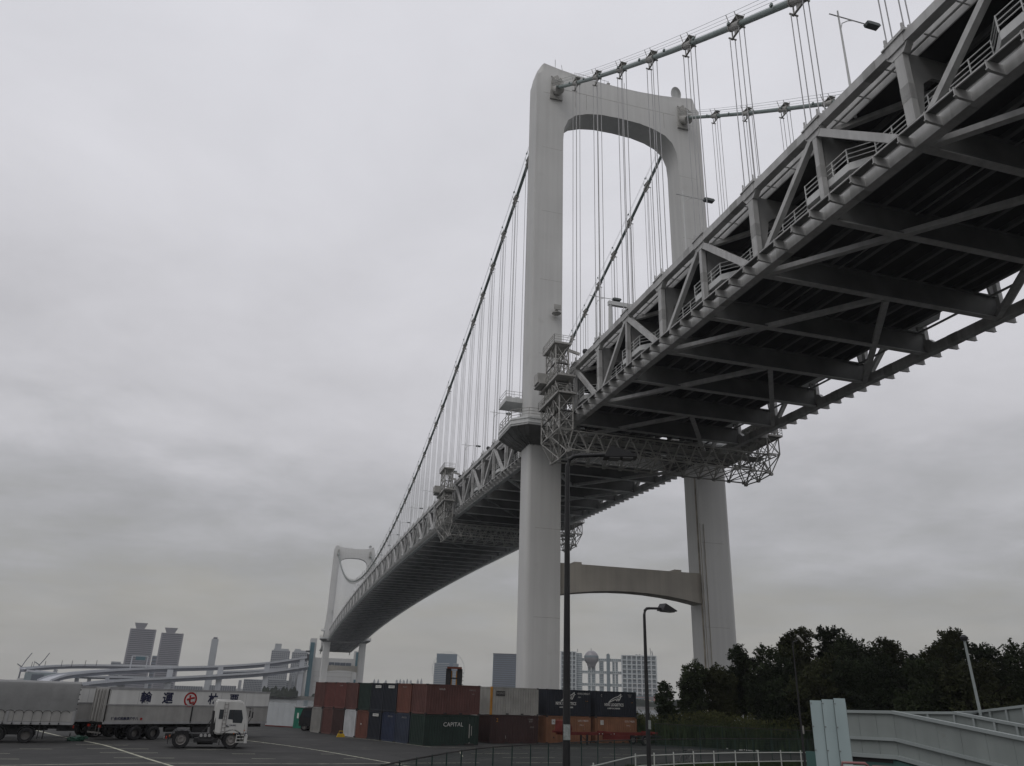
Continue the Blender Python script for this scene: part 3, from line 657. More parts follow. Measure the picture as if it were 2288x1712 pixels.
# ================================================================== SHIPPING CONTAINERS
def corr_panel(L_, H_, pitch, depth, axis, off, z0=0.0, u0=None):
    """corrugated sheet spanning length L_ centred, standing on z0; bulges towards +off direction"""
    g = MB(); n = max(4, int(L_/pitch)); p = L_/n; s = []
    for k in range(n):
        u = -L_/2+k*p; s += [(u, 0), (u+p*.25, 0), (u+p*.4, depth), (u+p*.75, depth), (u+p*.9, 0)]
    s.append((L_/2, 0))
    vs = []
    for u, d in s:
        for z in (z0, z0+H_): vs.append((u, off+d, z) if axis == 'x' else (off+d, u, z))
    fs = [(2*k, 2*k+2, 2*k+3, 2*k+1) for k in range(len(s)-1)]
    g.add(vs, fs); return g.mesh('corrugated_panel', fix=False)
CL, CWD, CH = 6.06, 2.44, 2.585
def cont_parts(Lc):
    P = {}
    f = MB()
    for x in (-1, 1):
        for y in (-1, 1): f.box((x*(Lc/2-.075), y*(CWD/2-.075), CH/2), (.15, .15, CH-.02))
    for y in (-1, 1):
        f.box((0, y*(CWD/2-.04), .09), (Lc-.3, .08, .16)); f.box((0, y*(CWD/2-.035), CH-.07), (Lc-.3, .07, .10))
    for x in (-1, 1): f.box((x*(Lc/2-.05), 0, .09), (.1, CWD-.3, .16)); f.box((x*(Lc/2-.05), 0, CH-.08), (.1, CWD-.3, .12))
    P['frame'] = f.mesh('frame')
    c = MB()
    for x in (-1, 1):
        for y in (-1, 1):
            for z in (.06, CH-.06): c.box((x*(Lc/2-.085), y*(CWD/2-.08), z), (.178, .168, .125))
    P['corner_casting'] = c.mesh('corner_casting')
    P['side_panel'] = [corr_panel(Lc-.3, CH-.29, .28, .036, 'x', -CWD/2+.012, .17), corr_panel(Lc-.3, CH-.29, .28, -.036, 'x', CWD/2-.012, .17)]
    P['end_panel'] = corr_panel(CWD-.3, CH-.31, .25, .045, 'y', -Lc/2+.015, .17)
    d = MB()
    for y in (-1, 1): d.bb(Lc/2-.06, Lc/2-.01, min(y*.01, y*(CWD/2-.16)), max(y*.01, y*(CWD/2-.16)), .18, CH-.15)
    P['door'] = d.mesh('door')
    rr = MB()
    for y in (-.8, -.35, .35, .8): rr.tube((Lc/2+.02, y, .1), (Lc/2+.02, y, CH-.1), .018, 6)
    P['lock_rod'] = rr.mesh('lock_rod')
    P['roof'] = MB().bb(-Lc/2+.1, Lc/2-.1, -CWD/2+.07, CWD/2-.07, CH-.10, CH-.06).mesh('roof')
    P['pocket'] = MB().bb(-1.05, -.7, -CWD/2-.003, -CWD/2+.05, .03, .15).bb(.7, 1.05, -CWD/2-.003, -CWD/2+.05, .03, .15).mesh('forklift_pocket')
    return P
CP = {6.06: cont_parts(6.06), 5.6: cont_parts(5.6)}
def cmat(k, c, d=0.35): return mat('container_'+k, c, 0.6, 0, 0.16, 0.9, 0, 0.14, ((c[0]*.55+.03, c[1]*.5+.02, c[2]*.5+.015), 2.6, 0.60, d))
M_c = {'rust': cmat('rust_red', (0.095, 0.043, 0.037)), 'dred': cmat('dark_red', (0.046, 0.025, 0.023)), 'ored': cmat('orange_red', (0.125, 0.050, 0.036)), 'red': cmat('red', (0.11, 0.040, 0.034)),
       'green': cmat('dark_green', (0.016, 0.030, 0.024)), 'navy': cmat('navy', (0.014, 0.017, 0.024)), 'blue': cmat('blue', (0.022, 0.030, 0.058)), 'slate': cmat('slate_blue', (0.030, 0.038, 0.058)),
       'grey': cmat('grey', (0.22, 0.215, 0.20)), 'white': cmat('pale_grey', (0.42, 0.43, 0.44)), 'orange': cmat('orange', (0.21, 0.10, 0.055)), 'lgrey': cmat('light_grey', (0.27, 0.265, 0.245))}
M_cast = mat('corner_casting', (0.03, 0.028, 0.027), 0.7); M_ltr = mat('white_lettering', (0.55, 0.55, 0.52), 0.7, 0, 0.15, 3); M_ltr2 = mat('faded_lettering', (0.30, 0.29, 0.27), 0.8)
def container(label, key, pos, rz, z, Lc=6.06, group=None, frame=None):
    t = thing('shipping_container', label, 'shipping container', (pos[0], pos[1], z), rz, group); P = CP[Lc]; m = M_c[key]
    put('frame', P['frame'], frame or m, t); put('corner_casting', P['corner_casting'], M_cast, t)['kind'] = 'stuff'
    for sp_ in P['side_panel']: put('side_panel', sp_, m, t)
    put('end_panel', P['end_panel'], m, t); d = put('door', P['door'], m, t); put('lock_rod', P['lock_rod'], m, d); put('roof', P['roof'], m, t); put('forklift_pocket', P['pocket'], M_cast, t)
    return t
FR = Matrix.Rotation(pi/2, 4, 'X')                                     # lettering on the long side that faces the yard
ER = Matrix.Rotation(-pi/2, 4, 'Z') @ Matrix.Rotation(pi/2, 4, 'X')    # lettering on the short end
def side_text(t, s_, size, x, z, m=M_ltr, sx=1.0, al='CENTER'): return text('lettering', s_, size, m, t, (x, -CWD/2-.012, z), FR, 0, al, sx)
def end_text(t, s_, size, y, z, Lc=6.06, m=M_ltr, sx=1.0): return text('lettering', s_, size, m, t, (-Lc/2-.012, y, z), ER, 0, 'CENTER', sx)
A1 = 0.398; B1 = Vector((-36.9, -39.4)); D1 = Vector((cos(A1), sin(A1))); N1 = Vector((-sin(A1), cos(A1)))
rows_bot = [('green', 'dark green container lettered CAPITAL, at the foot of the corner stack'), ('slate', 'slate blue container end on the ground, next to the CAPITAL container'),
            ('blue', 'deep blue container end on the ground between slate and black ends'), ('navy', 'black container end with a white name bar, on the ground'), ('ored', 'orange red container end on the ground right of the pale one'),
            ('white', 'pale grey, nearly white container end on the ground'), ('dred', 'dark brown red container end on the ground behind the yellow marker'), ('rust', 'red brown container end second from the parked black truck'), ('grey', 'dull grey container end on the ground nearest the parked black truck')]
rows_top = [('rust', 'red brown container whose long side tops the CAPITAL container'), ('ored', 'orange red container end, upper row, right of the black pair'),
            ('navy', 'black container end with white name bar, upper row, right of its twin'), ('navy', 'black container end with white name bar, upper row, left of its twin'), ('green', 'dark green container end in the upper row'),
            ('rust', 'red brown upper container end directly left of the green one'), ('red', 'plain red upper container end, third from the far corner'), ('red', 'scuffed red upper container end, second from the far corner'), ('rust', 'red brown upper container at the far left corner of the stack')]
for lvl, rows in ((0, rows_bot), (1, rows_top)):
    for i, (k, lb) in enumerate(rows):
        kk, ll = k, lb
        jit = random.uniform(-.05, .05)
        ctr = B1 + D1*(3.03+jit) + N1*(i*2.60+1.22)
        t = container(ll, kk, ctr, A1, ZG+lvl*(CH+.012), 6.06, 'containers of the long corner stack, two high')
        if lvl == 0 and i == 0:
            side_text(t, 'CAPITAL', .50, .1, 1.75, sx=1.15)
            for k2, x in enumerate((1.95, 2.2)): side_text(t, '|', 1.3-.4*k2, x, 1.3, M_ltr2)
        if lvl == 1 and i == 0: side_text(t, 'GOLD', .2, -1.35, 2.15, M_ltr, 1.2); side_text(t, 'CAXU 22', .18, 2.1, 2.15, M_ltr2); side_text(t, '22G1', .16, 2.2, 1.8, M_ltr2)
        if k == 'navy':
            put('name_bar', MB().bb(-CL/2-.05, -CL/2-.03, -.75, .35, 2.12, 2.36), M_ltr, t); end_text(t, 'HAMBURG', .2, -.2, 2.24, CL+.08, M_c['navy'])
        if lvl == 0 and i in (1, 2): end_text(t, 'GESU 22G1', .18, -.3, 2.2, m=M_ltr2)
        if lvl == 0 and i == 4: put('round_sticker', MB().lathe([(0, -.02), (.07, -.02), (.07, .02), (0, .02)], 10, 'x', (-CL/2-.03, .1, 1.3)), M_ltr, t)
        if lvl == 1 and i in (1, 6): end_text(t, 'TEXU 488', .16, 0, 2.25, m=M_ltr2)
A2 = 0.262; D2 = Vector((cos(A2), sin(A2))); N2 = Vector((-sin(A2), cos(A2)))
def c2(label, key, P0, z, fr=None):
    ctr = Vector((P0[0], P0[1])) + D2*2.8 + N2*1.22
    return container(label, key, ctr, A2, z, 5.6, 'containers of the right hand stacks, two high', fr)
M_opost = mat('ochre_post', (0.36, 0.17, 0.03), 0.6, 0, 0.2, 2)
S2 = [(-29.5, -34.2), (-22.95, -32.05), (-16.9, -30.4)]
Z2 = CH+.012
t = c2('light grey ribbed container on top with an ochre corner post', 'lgrey', S2[0], ZG+Z2)
put('corner_post', MB().box((-2.8+.08, -CWD/2+.07, CH/2), (.19, .19, CH+.0)), M_opost, t); put('name_panel', MB().bb(-2.2, -1.2, -CWD/2-.01, -CWD/2+.02, 1.75, 2.2), M_cast, t); side_text(t, 'CRONOS', .3, -1.7, 1.98, M_c['lgrey'])
side_text(t, 'H K', .4, 1.6, 2.1, M_ltr2)
t = c2('dark brown red container under the light grey one', 'dred', S2[0], ZG); side_text(t, '2', .5, -2.0, 2.1, M_opost); side_text(t, 'TGHU\n4519', .2, 1.9, 2.1, M_ltr2); side_text(t, '22 G1', .2, 2.1, 1.5, M_ltr2); side_text(t, '§', .3, -1, .6, M_ltr2)
wing = [(0, 0), (.35, .32), (.85, .58), (1.35, .72), (1.72, 1.0), (1.66, .62), (1.5, .35), (1.38, .2), (1.42, .42), (1.2, .36), (1.16, .2), (1.0, .36), (.7, .30), (.3, .12)]
for q, (S, lt, lb) in enumerate(((S2[1], 'black container with a white wing emblem partly behind the tall lamp post', 'orange container on the ground behind the tall lamp post'), (S2[2], 'black container with a white wing emblem at the right end of the upper row', 'orange container at the right end behind the red chassis'))):
    t = c2(lt, 'navy', S, ZG+Z2)
    text('lettering', 'NYK LOGISTICS', .40, M_ltr, t, (-.4+.1*q, -CWD/2-.02, 1.2), FR, sx=.92, bold=.012); text('lettering', '& MEGACARRIER', .19, M_ltr, t, (-.35, -CWD/2-.02, .84), FR, sx=1.2, bold=.006)
    g = MB(); hollow = []
    outl = [(x-1.05, 1.42+z*.9) for x, z in wing]
    for a, b in zip(outl, outl[1:]+outl[:1]): g.beam((a[0], -CWD/2-.02, a[1]), (b[0], -CWD/2-.02, b[1]), .02, .075)
    for k in range(5): g.beam((-.75+k*.32, -CWD/2-.02, 1.55+k*.11), (-.35+k*.3, -CWD/2-.02, 1.62+k*.13), .02, .035)
    put('wing_emblem', g, M_ltr, t)
    if q == 0: side_text(t, 'NYKU 2904617', .26, 1.9, 2.2, sx=.95); side_text(t, '22G1', .18, 1.35, 1.85); side_text(t, 'o  x', .2, 2.3, 1.5, M_opost)
    else: side_text(t, 'c', .5, -2.0, 2.15, M_ltr2); side_text(t, 'NYKU\n3309', .18, 1.9, 2.15, M_ltr2); side_text(t, 'o x', .2, 2.2, 1.5, M_opost)
    put('name_bar', MB().bb(-2.86, -2.82, .5, 1.0, 2.1, 2.3), M_ltr, t)
    t = c2(lb, 'orange', S, ZG); side_text(t, 'GSTU 748205', .24, 1.8, 2.15, sx=1.0); side_text(t, '22G1 jp', .16, 1.6, 1.75); side_text(t, 'a', .18, 1.9, 1.35, M_ltr2)
    put('square_label', MB().bb(-2.15, -1.75, -CWD/2-.012, -CWD/2+.02, 1.8, 2.25), M_ltr, t); side_text(t, '▣', .4, -1.95, 2.02, M_c['dred']); side_text(t, '▲', .25, -1.9, .9 if q else .55, M_cast)
    put('name_bar', MB().bb(-2.86, -2.82, .3, 1.0, 2.1, 2.3), M_ltr2, t)

# ================================================================== VEHICLES
M_vwhite = mat('lorry_white', (0.50, 0.50, 0.48), 0.45, 0, 0.06, 1, 0, 0.12); M_alu = mat('trailer_panel_grey', (0.30, 0.30, 0.30), 0.5, 0, 0.08, 1.2, 0, 0.16, ((0.2, 0.18, 0.15), 2.5, 0.64, 0.4))
M_tarp = mat('tarpaulin_grey', (0.20, 0.203, 0.20), 0.7, 0, 0.10, 0.8, 0.4, 0.08); M_frame = mat('chassis_black', (0.020, 0.020, 0.021), 0.6, 0, 0.3, 2)
M_drop = mat('dropside_grey', (0.31, 0.305, 0.29), 0.55, 0, 0.08, 1.5, 0, 0.15); M_kanji = mat('navy_lettering', (0.018, 0.02, 0.05), 0.6); M_redk = mat('red_crest', (0.30, 0.016, 0.016), 0.6)
M_amber = mat('amber_lens', (0.4, 0.10, 0.01), 0.3); M_redl = mat('red_lens', (0.30, 0.02, 0.01), 0.3); M_chas = mat('chassis_red', (0.12, 0.022, 0.018), 0.7, 0, 0.25, 1.5)
_t = MB().lathe([(.30, -.14), (.47, -.15), (.50, -.11), (.505, 0), (.50, .11), (.47, .15), (.30, .14)], 28, 'y'); TYRE = _t.mesh('tyre')
_r_ = MB().lathe([(0, -.02), (.10, -.03), (.11, -.09), (.17, -.09), (.19, -.02), (.26, .0), (.285, -.12), (.31, -.14), (.31, .10), (0, .10)], 24, 'y')
for k in range(8): _r_.box((.145*cos(k*pi/4), -.10, .145*sin(k*pi/4)), (.035, .03, .035))
RIM = _r_.mesh('rim')
def wheel(parent, x, y, r=.5, dual=False):
    T = Matrix.Translation((x, y, r)) @ Matrix.Diagonal((r/.505, 1, r/.505, 1))
    if y > 0: T = T @ Matrix.Rotation(pi, 4, 'Z')
    w_ = put('wheel', TYRE, M_tyre, parent, T, smooth=True); put('rim', RIM, M_rim, w_, None, True)
    if dual: put('wheel', TYRE, M_tyre, parent, Matrix.Translation((0, -.34 if y > 0 else .34, 0)) @ T, smooth=True)
# --- white two axle tractor unit (faces +x), origin under the rear axle
def tractor():
    t = thing('tractor_unit', 'white tractor unit without trailer, parked broadside in the yard', 'truck', (0, 0, 0))
    W2 = 1.22; z0 = 1.0
    prof = [(3.28, .95), (3.28, 1.55), (3.22, 2.05), (3.02, 2.62), (2.90, 2.98), (2.72, 3.24), (1.0, 3.28), (.86, 3.2), (.84, 2.75), (.96, 1.05), (1.2, .95)]
    prof = [(3.20+.62*(x-3.28)/1 if 0 else x+1.15, z) for x, z in prof]
    cab = MB().prism(prof, -W2, W2)
    b = bmesh.new(); me = cab.mesh('cab'); b.from_mesh(me); bmesh.ops.bevel(b, geom=[e for e in b.edges if abs(e.calc_face_angle(0)) > .9], offset=.09, segments=3, affect='EDGES'); b.to_mesh(me); b.free()
    c = put('cab', me, M_vwhite, t, smooth=True)
    for s in (-1, 1):
        y = s*(W2+.006)
        put('side_window', MB().prism([(2.98, 1.98), (3.32, 1.95), (3.34, 1.74), (3.98, 1.72), (4.02, 2.05), (3.86, 2.62), (3.0, 2.62)], min(y, y-s*.02), max(y, y-s*.02)), M_glass, t)
        put('window_surround', MB().beam((2.72, y, 1.9), (2.72, y, 2.62), .02, .02).beam((3.28, y+s*.004, 1.95), (3.2, y+s*.004, 2.62), .03, .05), M_black, t)
        put('quarter_window', MB().bb(2.32, 2.62, y-.012, y+.012, 1.98, 2.62), M_glass, t)
        gsn = MB()
        for (p, q) in (((2.86, .98), (2.86, 2.7)), ((4.2, 1.0), (4.2, 1.7)), ((2.86, 1.0), (3.2, 1.0))): gsn.beam((p[0], y, p[1]), (q[0], y, q[1]), .015, .02)
        put('door_seam', gsn, M_black, t); put('door_handle', MB().bb(2.95, 3.12, y-.02, y+.02, 1.45, 1.5), M_black, t)
        text('lettering', '▲ 三輪運輸', .13, M_kanji, t, (3.25, s*(W2+.02), 1.56), FR if s < 0 else Matrix.Rotation(pi, 4, 'Z') @ FR)
        put('badge', MB().bb(3.86, 3.98, y-.01, y+.012, .98, 1.1).beam((4.3, y, .86), (4.36, y, 1.1), .02, .05), M_kanji, t)
        st = MB()
        for z in (.42, .64, .86): st.bb(3.75, 4.28, s*(W2-.18) if s < 0 else s*(W2-.18), s*W2, z, z+.06) if s > 0 else st.bb(3.75, 4.28, s*W2, s*(W2-.18), z, z+.06)
        st.bb(3.72, 3.78, min(s*W2, s*(W2-.2)), max(s*W2, s*(W2-.2)), .4, .95); put('step', st, M_vwhite, t)
        put('step_back_box', MB().bb(3.74, 4.3, min(s*.9, s*(W2-.2)), max(s*.9, s*(W2-.2)), .38, .94), M_drop, t)  # plain grey box behind the steps
        arch = [(3.4+.76*cos(a), .58+.72*sin(a)) for a in [pi*k/10 for k in range(11)]]; arch2 = [(3.4+.67*cos(a), .58+.64*sin(a)) for a in [pi*(10-k)/10 for k in range(11)]]
        put('wheel_arch', MB().prism(arch+arch2, min(s*W2, s*.85)+.0, max(s*W2, s*.85)), M_frame, t)
        arch = [(0+.80*cos(a), .55+.74*sin(a)) for a in [pi*k/10*.95+.1 for k in range(11)]]; arch2 = [(0+.77*cos(a), .55+.71*sin(a)) for a in [pi*(10-k)/10*.95+.1 for k in range(11)]]
        put('rear_mudguard', MB().prism(arch+arch2, min(s*1.24, s*.62), max(s*1.24, s*.62)), M_dark, t)
        put('fuel_tank', MB().tube((1.15, s*.95, .52), (2.2, s*.95, .52), .27, 14), M_frame, t)
        mr_ = MB().path([(4.35, s*1.15, 2.72), (4.62, s*1.32, 2.74), (4.66, s*1.36, 2.2), (4.42, s*1.2, 1.75)], .018, 5); mr_.box((4.64, s*1.37, 2.3), (.08, .24, .42)); put('mirror', mr_, M_black, t)
        put('tail_light', MB().bb(-1.02, -.94, s*.95-.2, s*.95+.2, .62, .78), M_redl, t); put('marker_light', MB().bb(-.82, -.7, s*1.0-.05, s*1.0+.05, .72, .86), M_amber, t)
        wheel(t, 3.4, s*1.06, .59); wheel(t, 0, s*1.06, .59, True)
    for k in range(3): put('air_tank', MB().tube((1.32+.28*k, -1.3, .86), (1.32+.28*k, -.95, .86), .10, 12), M_chrome, t)
    lad = MB()
    for x in (2.62, 2.86): lad.tube((x, -1.27, 1.05), (x, -1.27, 3.12), .018, 5)
    for k in range(8): lad.tube((2.62, -1.27, 1.15+.26*k), (2.86, -1.27, 1.15+.26*k), .015, 5)
    put('ladder', lad, M_rim, t)
    fr = MB().bb(-1.1, 3.9, -.45, -.3, .62, .92).bb(-1.1, 3.9, .3, .45, .62, .92)
    for x in (-1.0, -.2, .8, 1.8): fr.bb(x, x+.12, -.45, .45, .65, .88)
    fr.bb(.9, 2.5, -1.15, 1.15, .38, .70); put('chassis', fr, M_frame, t)
    put('fifth_wheel', MB().lathe([(0, 0), (.5, 0), (.5, .08), (0, .12)], 20, 'z', (.05, 0, 1.06)).bb(-.4, .5, -.4, .4, .92, 1.06), M_dark, t)
    ex = MB().tube((2.12, -1.0, .9), (2.25, -1.02, 2.72), .09, 8).tube((2.12, .9, .9), (2.2, .95, 2.6), .09, 8).box((2.05, 0, 1.75), (.3, 1.9, 1.5)).tube((1.5, .5, 1.0), (1.9, .3, 1.9), .03, 5).tube((1.3, -.5, 1.0), (1.95, -.3, 1.7), .03, 5)
    put('exhaust_stack', ex, M_frame, t)
    df = MB().prism([(2.0, 1.2), (2.28, 1.3), (2.34, 2.9), (2.24, 2.95)], -1.2, -1.1); put('side_deflector', df, M_frame, t)
    put('windscreen', MB().add([(4.40, -1.08, 1.95), (4.40, 1.08, 1.95), (4.16, 1.08, 2.66), (4.16, -1.08, 2.66)], [(0, 1, 2, 3)]), M_glass, t)
    put('number_plate', MB().bb(-1.14, -1.12, -.18, .18, .55, .72), M_ltr, t); put('marker_light', MB().bb(3.5, 3.56, -1.24, -1.2, .98, 1.06).bb(4.2, 4.26, -1.25, -1.2, 1.2, 1.28), M_amber, t)
    put('mud_flap', MB().bb(-.86, -.82, -1.2, -.65, .28, .8).bb(2.6, 2.64, -1.2, -.8, .25, .5), M_tyre, t)
    put('bumper', MB().bb(4.30, 4.52, -1.2, 1.2, .38, .92), M_vwhite, t); put('headlight', MB().bb(4.5, 4.54, -1.05, -.7, .55, .78).bb(4.5, 4.54, .7, 1.05, .55, .78), M_glass, t)
    return t
tr_ = tractor(); tr_.location = (-56.65, -45.6, ZG); tr_.rotation_euler = (0, 0, .10); tr_.scale = (1.05, 1.0, 1.04)
# --- long trailer bodies (local +x runs along the visible side; -y side faces the camera)
def trailer(name, label, L_, H0, H1, style, pos, rz, wheels, r=.5):
    t = thing(name, label, 'trailer', (pos[0], pos[1], ZG), rz); W_ = 2.45
    fr = MB().bb(.3, L_-.2, .6, .8, H0-.36, H0-.02).bb(.3, L_-.2, W_-.8, W_-.6, H0-.36, H0-.02)
    for k in range(int(L_/1.2)): fr.bb(.4+1.2*k, .5+1.2*k, .1, W_-.1, H0-.2, H0-.04)
    put('chassis', fr, M_frame, t)
    for x in wheels:
        wheel(t, x, .16, r, True); wheel(t, x, W_-.16, r, True)
        arch = [(x+(r+.12)*cos(a), r+(r+.12)*sin(a)) for a in [pi*k/8 for k in range(9)]]; arch2 = [(x+(r+.08)*cos(a), r+(r+.08)*sin(a)) for a in [pi*(8-k)/8 for k in range(9)]]
        put('mudguard', MB().prism(arch+arch2, 0, .6), M_frame, t)
    put('axle', MB().tube((wheels[0], .2, r), (wheels[0], W_-.2, r), .09, 8).tube((wheels[-1], .2, r), (wheels[-1], W_-.2, r), .09, 8).bb(wheels[0]-.4, wheels[-1]+.4, .6, .8, r, H0-.3), M_frame, t)
    if style == 'panel':
        hm = H0+(H1-H0)*.52
        put('floor_bed', MB().bb(0, L_, 0, W_, H0-.02, H0+.12), M_frame, t); put('bed_rail', MB().bb(-.02, L_+.02, -.03, .02, H0-.05, H0+.14), M_alu, t)
        n = 2; seg = [(0.12, L_*.49), (L_*.49+.12, L_-.06)]
        for a, b in seg: put('lower_side_gate', MB().bb(a, b, 0, .05, H0+.14, hm-.06), M_drop, t)
        put('upper_wing_panel', MB().bb(.12, L_-.06, -.01, .04, hm+.04, H1-.16), mat('wing_panel_white', (0.60, 0.60, 0.58), .5, 0, .05, 1, 0, .12), t); put('hinge_rail', MB().bb(0, L_, -.035, .03, hm-.06, hm+.03), M_alu, t); put('roof_edge', MB().bb(0, L_, -.035, .06, H1-.16, H1), M_alu, t)
        put('roof', MB().bb(.05, L_-.05, .06, W_, H1-.12, H1-.02), M_alu, t); put('off_side_wall', MB().bb(0, L_, W_-.06, W_, H0+.12, H1-.12), M_drop, t); put('front_wall', MB().bb(L_-.06, L_, .03, W_-.06, H0+.12, H1-.12), M_alu, t)
        rd = MB().bb(-.05, .02, .05, W_-.05, H0+.1, H1-.1)
        for k in range(4): rd.bb(-.10, -.05, .15+.55*k+.0, .45+.55*k, H0+.15, H1-.25)
        put('rear_door', rd, M_drop, t)
        rods = MB()
        for y in (.35, .95, 1.5, 2.1): rods.tube((-.13, y, H0+.1), (-.13, y, H1-.15), .03, 6)
        put('lock_rod', rods, M_rim, t); put('centre_post', MB().bb(L_*.49, L_*.49+.12, -.03, .04, H0, hm), M_frame, t)
        put('rivet_strip', MB().bb(.15, .19, -.02, 0, H0+.2, H1-.2), M_rim, t)
        for k in range(1, 6): put('panel_seam', MB().bb(L_*k/6, L_*k/6+.02, -.018, -.008, hm+.05, H1-.18), M_alu, t)
        put('under_run_bar', MB().bb(-.05, .05, .1, W_-.1, .5, .62), M_rim, t); put('tail_light', MB().bb(-.12, -.04, .05, .45, H0-.3, H0-.12), M_redl, t); put('tail_light', MB().bb(-.12, -.04, W_-.45, W_-.05, H0-.3, H0-.12), M_redl, t)
        put('ladder', MB().path([(-.12, .2, H0-.1), (-.14, .2, .35), (-.14, .75, .35), (-.12, .75, H0-.1)], .02, 5), M_rim, t)
        put('tank', MB().tube((L_*.36, .4, .78), (L_*.36+1.1, .4, .78), .22, 12).bb(L_*.52, L_*.52+1.5, .15, .6, .5, .95), M_frame, t)
        put('landing_leg', MB().bb(L_*.78, L_*.78+.14, .35, .5, .1, H0-.1).bb(L_*.78-.1, L_*.78+.24, .3, .55, 0, .1), M_frame, t)
    else:
        put('floor_bed', MB().bb(0, L_, 0, W_, H0-.05, H0+.1), M_frame, t); hd = H0+.88
        n = int(L_/3.2)
        for k in range(n): put('drop_side_panel', MB().bb(.1+(L_-.2)*k/n+.06, .1+(L_-.2)*(k+1)/n-.06, -.01, .04, H0+.16, hd), M_drop, t)
        put('side_rail', MB().bb(0, L_, -.04, .05, H0-.06, H0+.14), M_alu, t)
        post = MB()
        for k in range(n+1): x = .1+(L_-.2)*k/n; post.bb(x-.09, x+.09, -.05, .02, H0, hd+.06)
        put('side_post', post, M_alu, t)
        # draped tarpaulin with rounded shoulders and a scalloped lower hem
        g = MB(); ns = 60; prof = [(0.0, hd-.02), (-.03, hd+.8), (-.01, H1-.35), (.08, H1-.12), (.3, H1-.01), (W_/2, H1+.03), (W_-.3, H1-.01), (W_-.06, H1-.15), (W_, H1-.4), (W_, hd)]
        vs = []; m_ = len(prof)
        for i in range(ns+1):
            x = L_*i/ns
            for j, (y, z) in enumerate(prof):
                zz = z + (0.06*abs(sin(pi*x/.62)) if j == 0 else 0) + random.uniform(-.006, .006)*(j in (1, 2, 4, 5)); vs.append((x, y+random.uniform(-.008, .008), zz))
        fs = [(i*m_+j, (i+1)*m_+j, (i+1)*m_+j+1, i*m_+j+1) for i in range(ns) for j in range(m_-1)]
        fs += [tuple(j for j in range(m_)), tuple(ns*m_+j for j in range(m_-1, -1, -1))]
        g.add(vs, fs); put('tarpaulin', g, M_tarp, t, smooth=True)
        rp = MB(); hk = MB()
        for k in range(int(L_/.62)):
            x0, x1 = k*.62, (k+1)*.62; rp.path([(x0, -.05, hd-.10), (x0+.12, -.05, hd+.02), (x0+.31, -.05, hd+.06), (x0+.5, -.05, hd+.02), (x1, -.05, hd-.10)], .016, 4)
            hk.box((x0, -.06, hd-.1), (.06, .06, .09)); hk.box((x0, -.07, H0+.02), (.10, .06, .10)); rp.tube((x0, -.045, hd-.1), (x0, -.045, H0+.05), .008, 4)
        put('lashing_rope', rp, M_black, t); put('rope_hook', hk, M_black, t)['kind'] = 'stuff'
        put('rear_gate', MB().bb(L_-.02, L_+.06, .02, W_-.02, H0, hd+.1), M_alu, t); put('tail_light', MB().bb(L_+.02, L_+.1, .05, .4, H0-.28, H0-.1), M_redl, t)
        el = MB()
        for k in range(6): el.box((L_+.03, -.04, hd+.2+k*(H1-hd-.4)/5), (.07, .07, .09))
        put('edge_hook', el, M_black, t)['kind'] = 'stuff'
        put('under_run_bar', MB().bb(L_-.1, L_, .1, W_-.1, .5, .62), M_frame, t); put('mudflap_stay', MB().bb(wheels[-1]+.75, wheels[-1]+.82, .1, .2, .28, H0), M_frame, t); put('mudflap_stay', MB().bb(wheels[-1]+1.1, wheels[-1]+1.18, .1, .2, .28, H0), M_frame, t)
    return t
P0 = at_d(229, 1616, 76.6); P1_ = at_d(594, 1622, 84.2); Lb = hypot(P1_.x-P0.x, P1_.y-P0.y); ab = atan2(P1_.y-P0.y, P1_.x-P0.x)
big = trailer('box_trailer', 'long pale box trailer with large navy characters and a red crest on its side', Lb, 1.27, 4.03, 'panel', P0, ab, [2.75, 4.35], .53)
_hm = 1.27+(4.03-1.27)*.52
def side_u(px):
    d = ray(px, 1560); c_, s_ = cos(ab), sin(ab); det = -d.x*s_+d.y*c_; bx, by = CAMP.x-P0.x, CAMP.y-P0.y
    return (d.x*-by+d.y*bx)/det if det else 0
for ch, px in (('輸', 326), ('運', 375), ('林', 476), ('栗', 523)):
    fx = abs(side_u(px))
    text('lettering', ch, .98, M_kanji, big, (fx, -.025, 3.22), FR, bold=.028)
cr_ = MB(); cx_ = abs(side_u(426))
ring = [(.62*cos(2*pi*k/32), .62*sin(2*pi*k/32)) for k in range(33)]
for k in range(32):
    a0, a1 = 2*pi*k/32, 2*pi*(k+1)/32
    cr_.add([(cx_+.47*cos(a0), -.022, 3.20+.47*sin(a0)), (cx_+.62*cos(a0), -.022, 3.20+.62*sin(a0)), (cx_+.62*cos(a1), -.022, 3.20+.62*sin(a1)), (cx_+.47*cos(a1), -.022, 3.20+.47*sin(a1))], [(0, 1, 2, 3)])
put('crest_ring', cr_, M_redk, big)
cs = MB()                                             # rounded character seven of the crest
cs.path([(cx_-.33, -.02, 3.20), (cx_+.0, -.02, 3.30), (cx_+.34, -.02, 3.36)], .085, 6); cs.path([(cx_-.05, -.02, 3.56), (cx_-.07, -.02, 3.11), (cx_+.02, -.02, 2.92), (cx_+.28, -.02, 2.94), (cx_+.30, -.02, 3.04)], .085, 6)
put('crest_character', cs, M_redk, big)
text('lettering', '社会式株輸運代千八', .27, M_kanji, big, (1.75, -.012, 1.62), FR, sx=.95, bold=.008); put('red_dot', MB().lathe([(0, -.01), (.1, -.01), (.1, .01), (0, .01)], 12, 'y', (3.15, -.02, 1.62)), M_redk, big)
Q0 = at_z(-110, 1611, ZG+1.3); Q1 = at_z(163, 1619, ZG+1.3); Lq = hypot(Q1.x-Q0.x, Q1.y-Q0.y); aq = .20; Q0 = Q1 - Vector((cos(aq), sin(aq), 0))*Lq
fw = lambda px: (px+110)/273*Lq
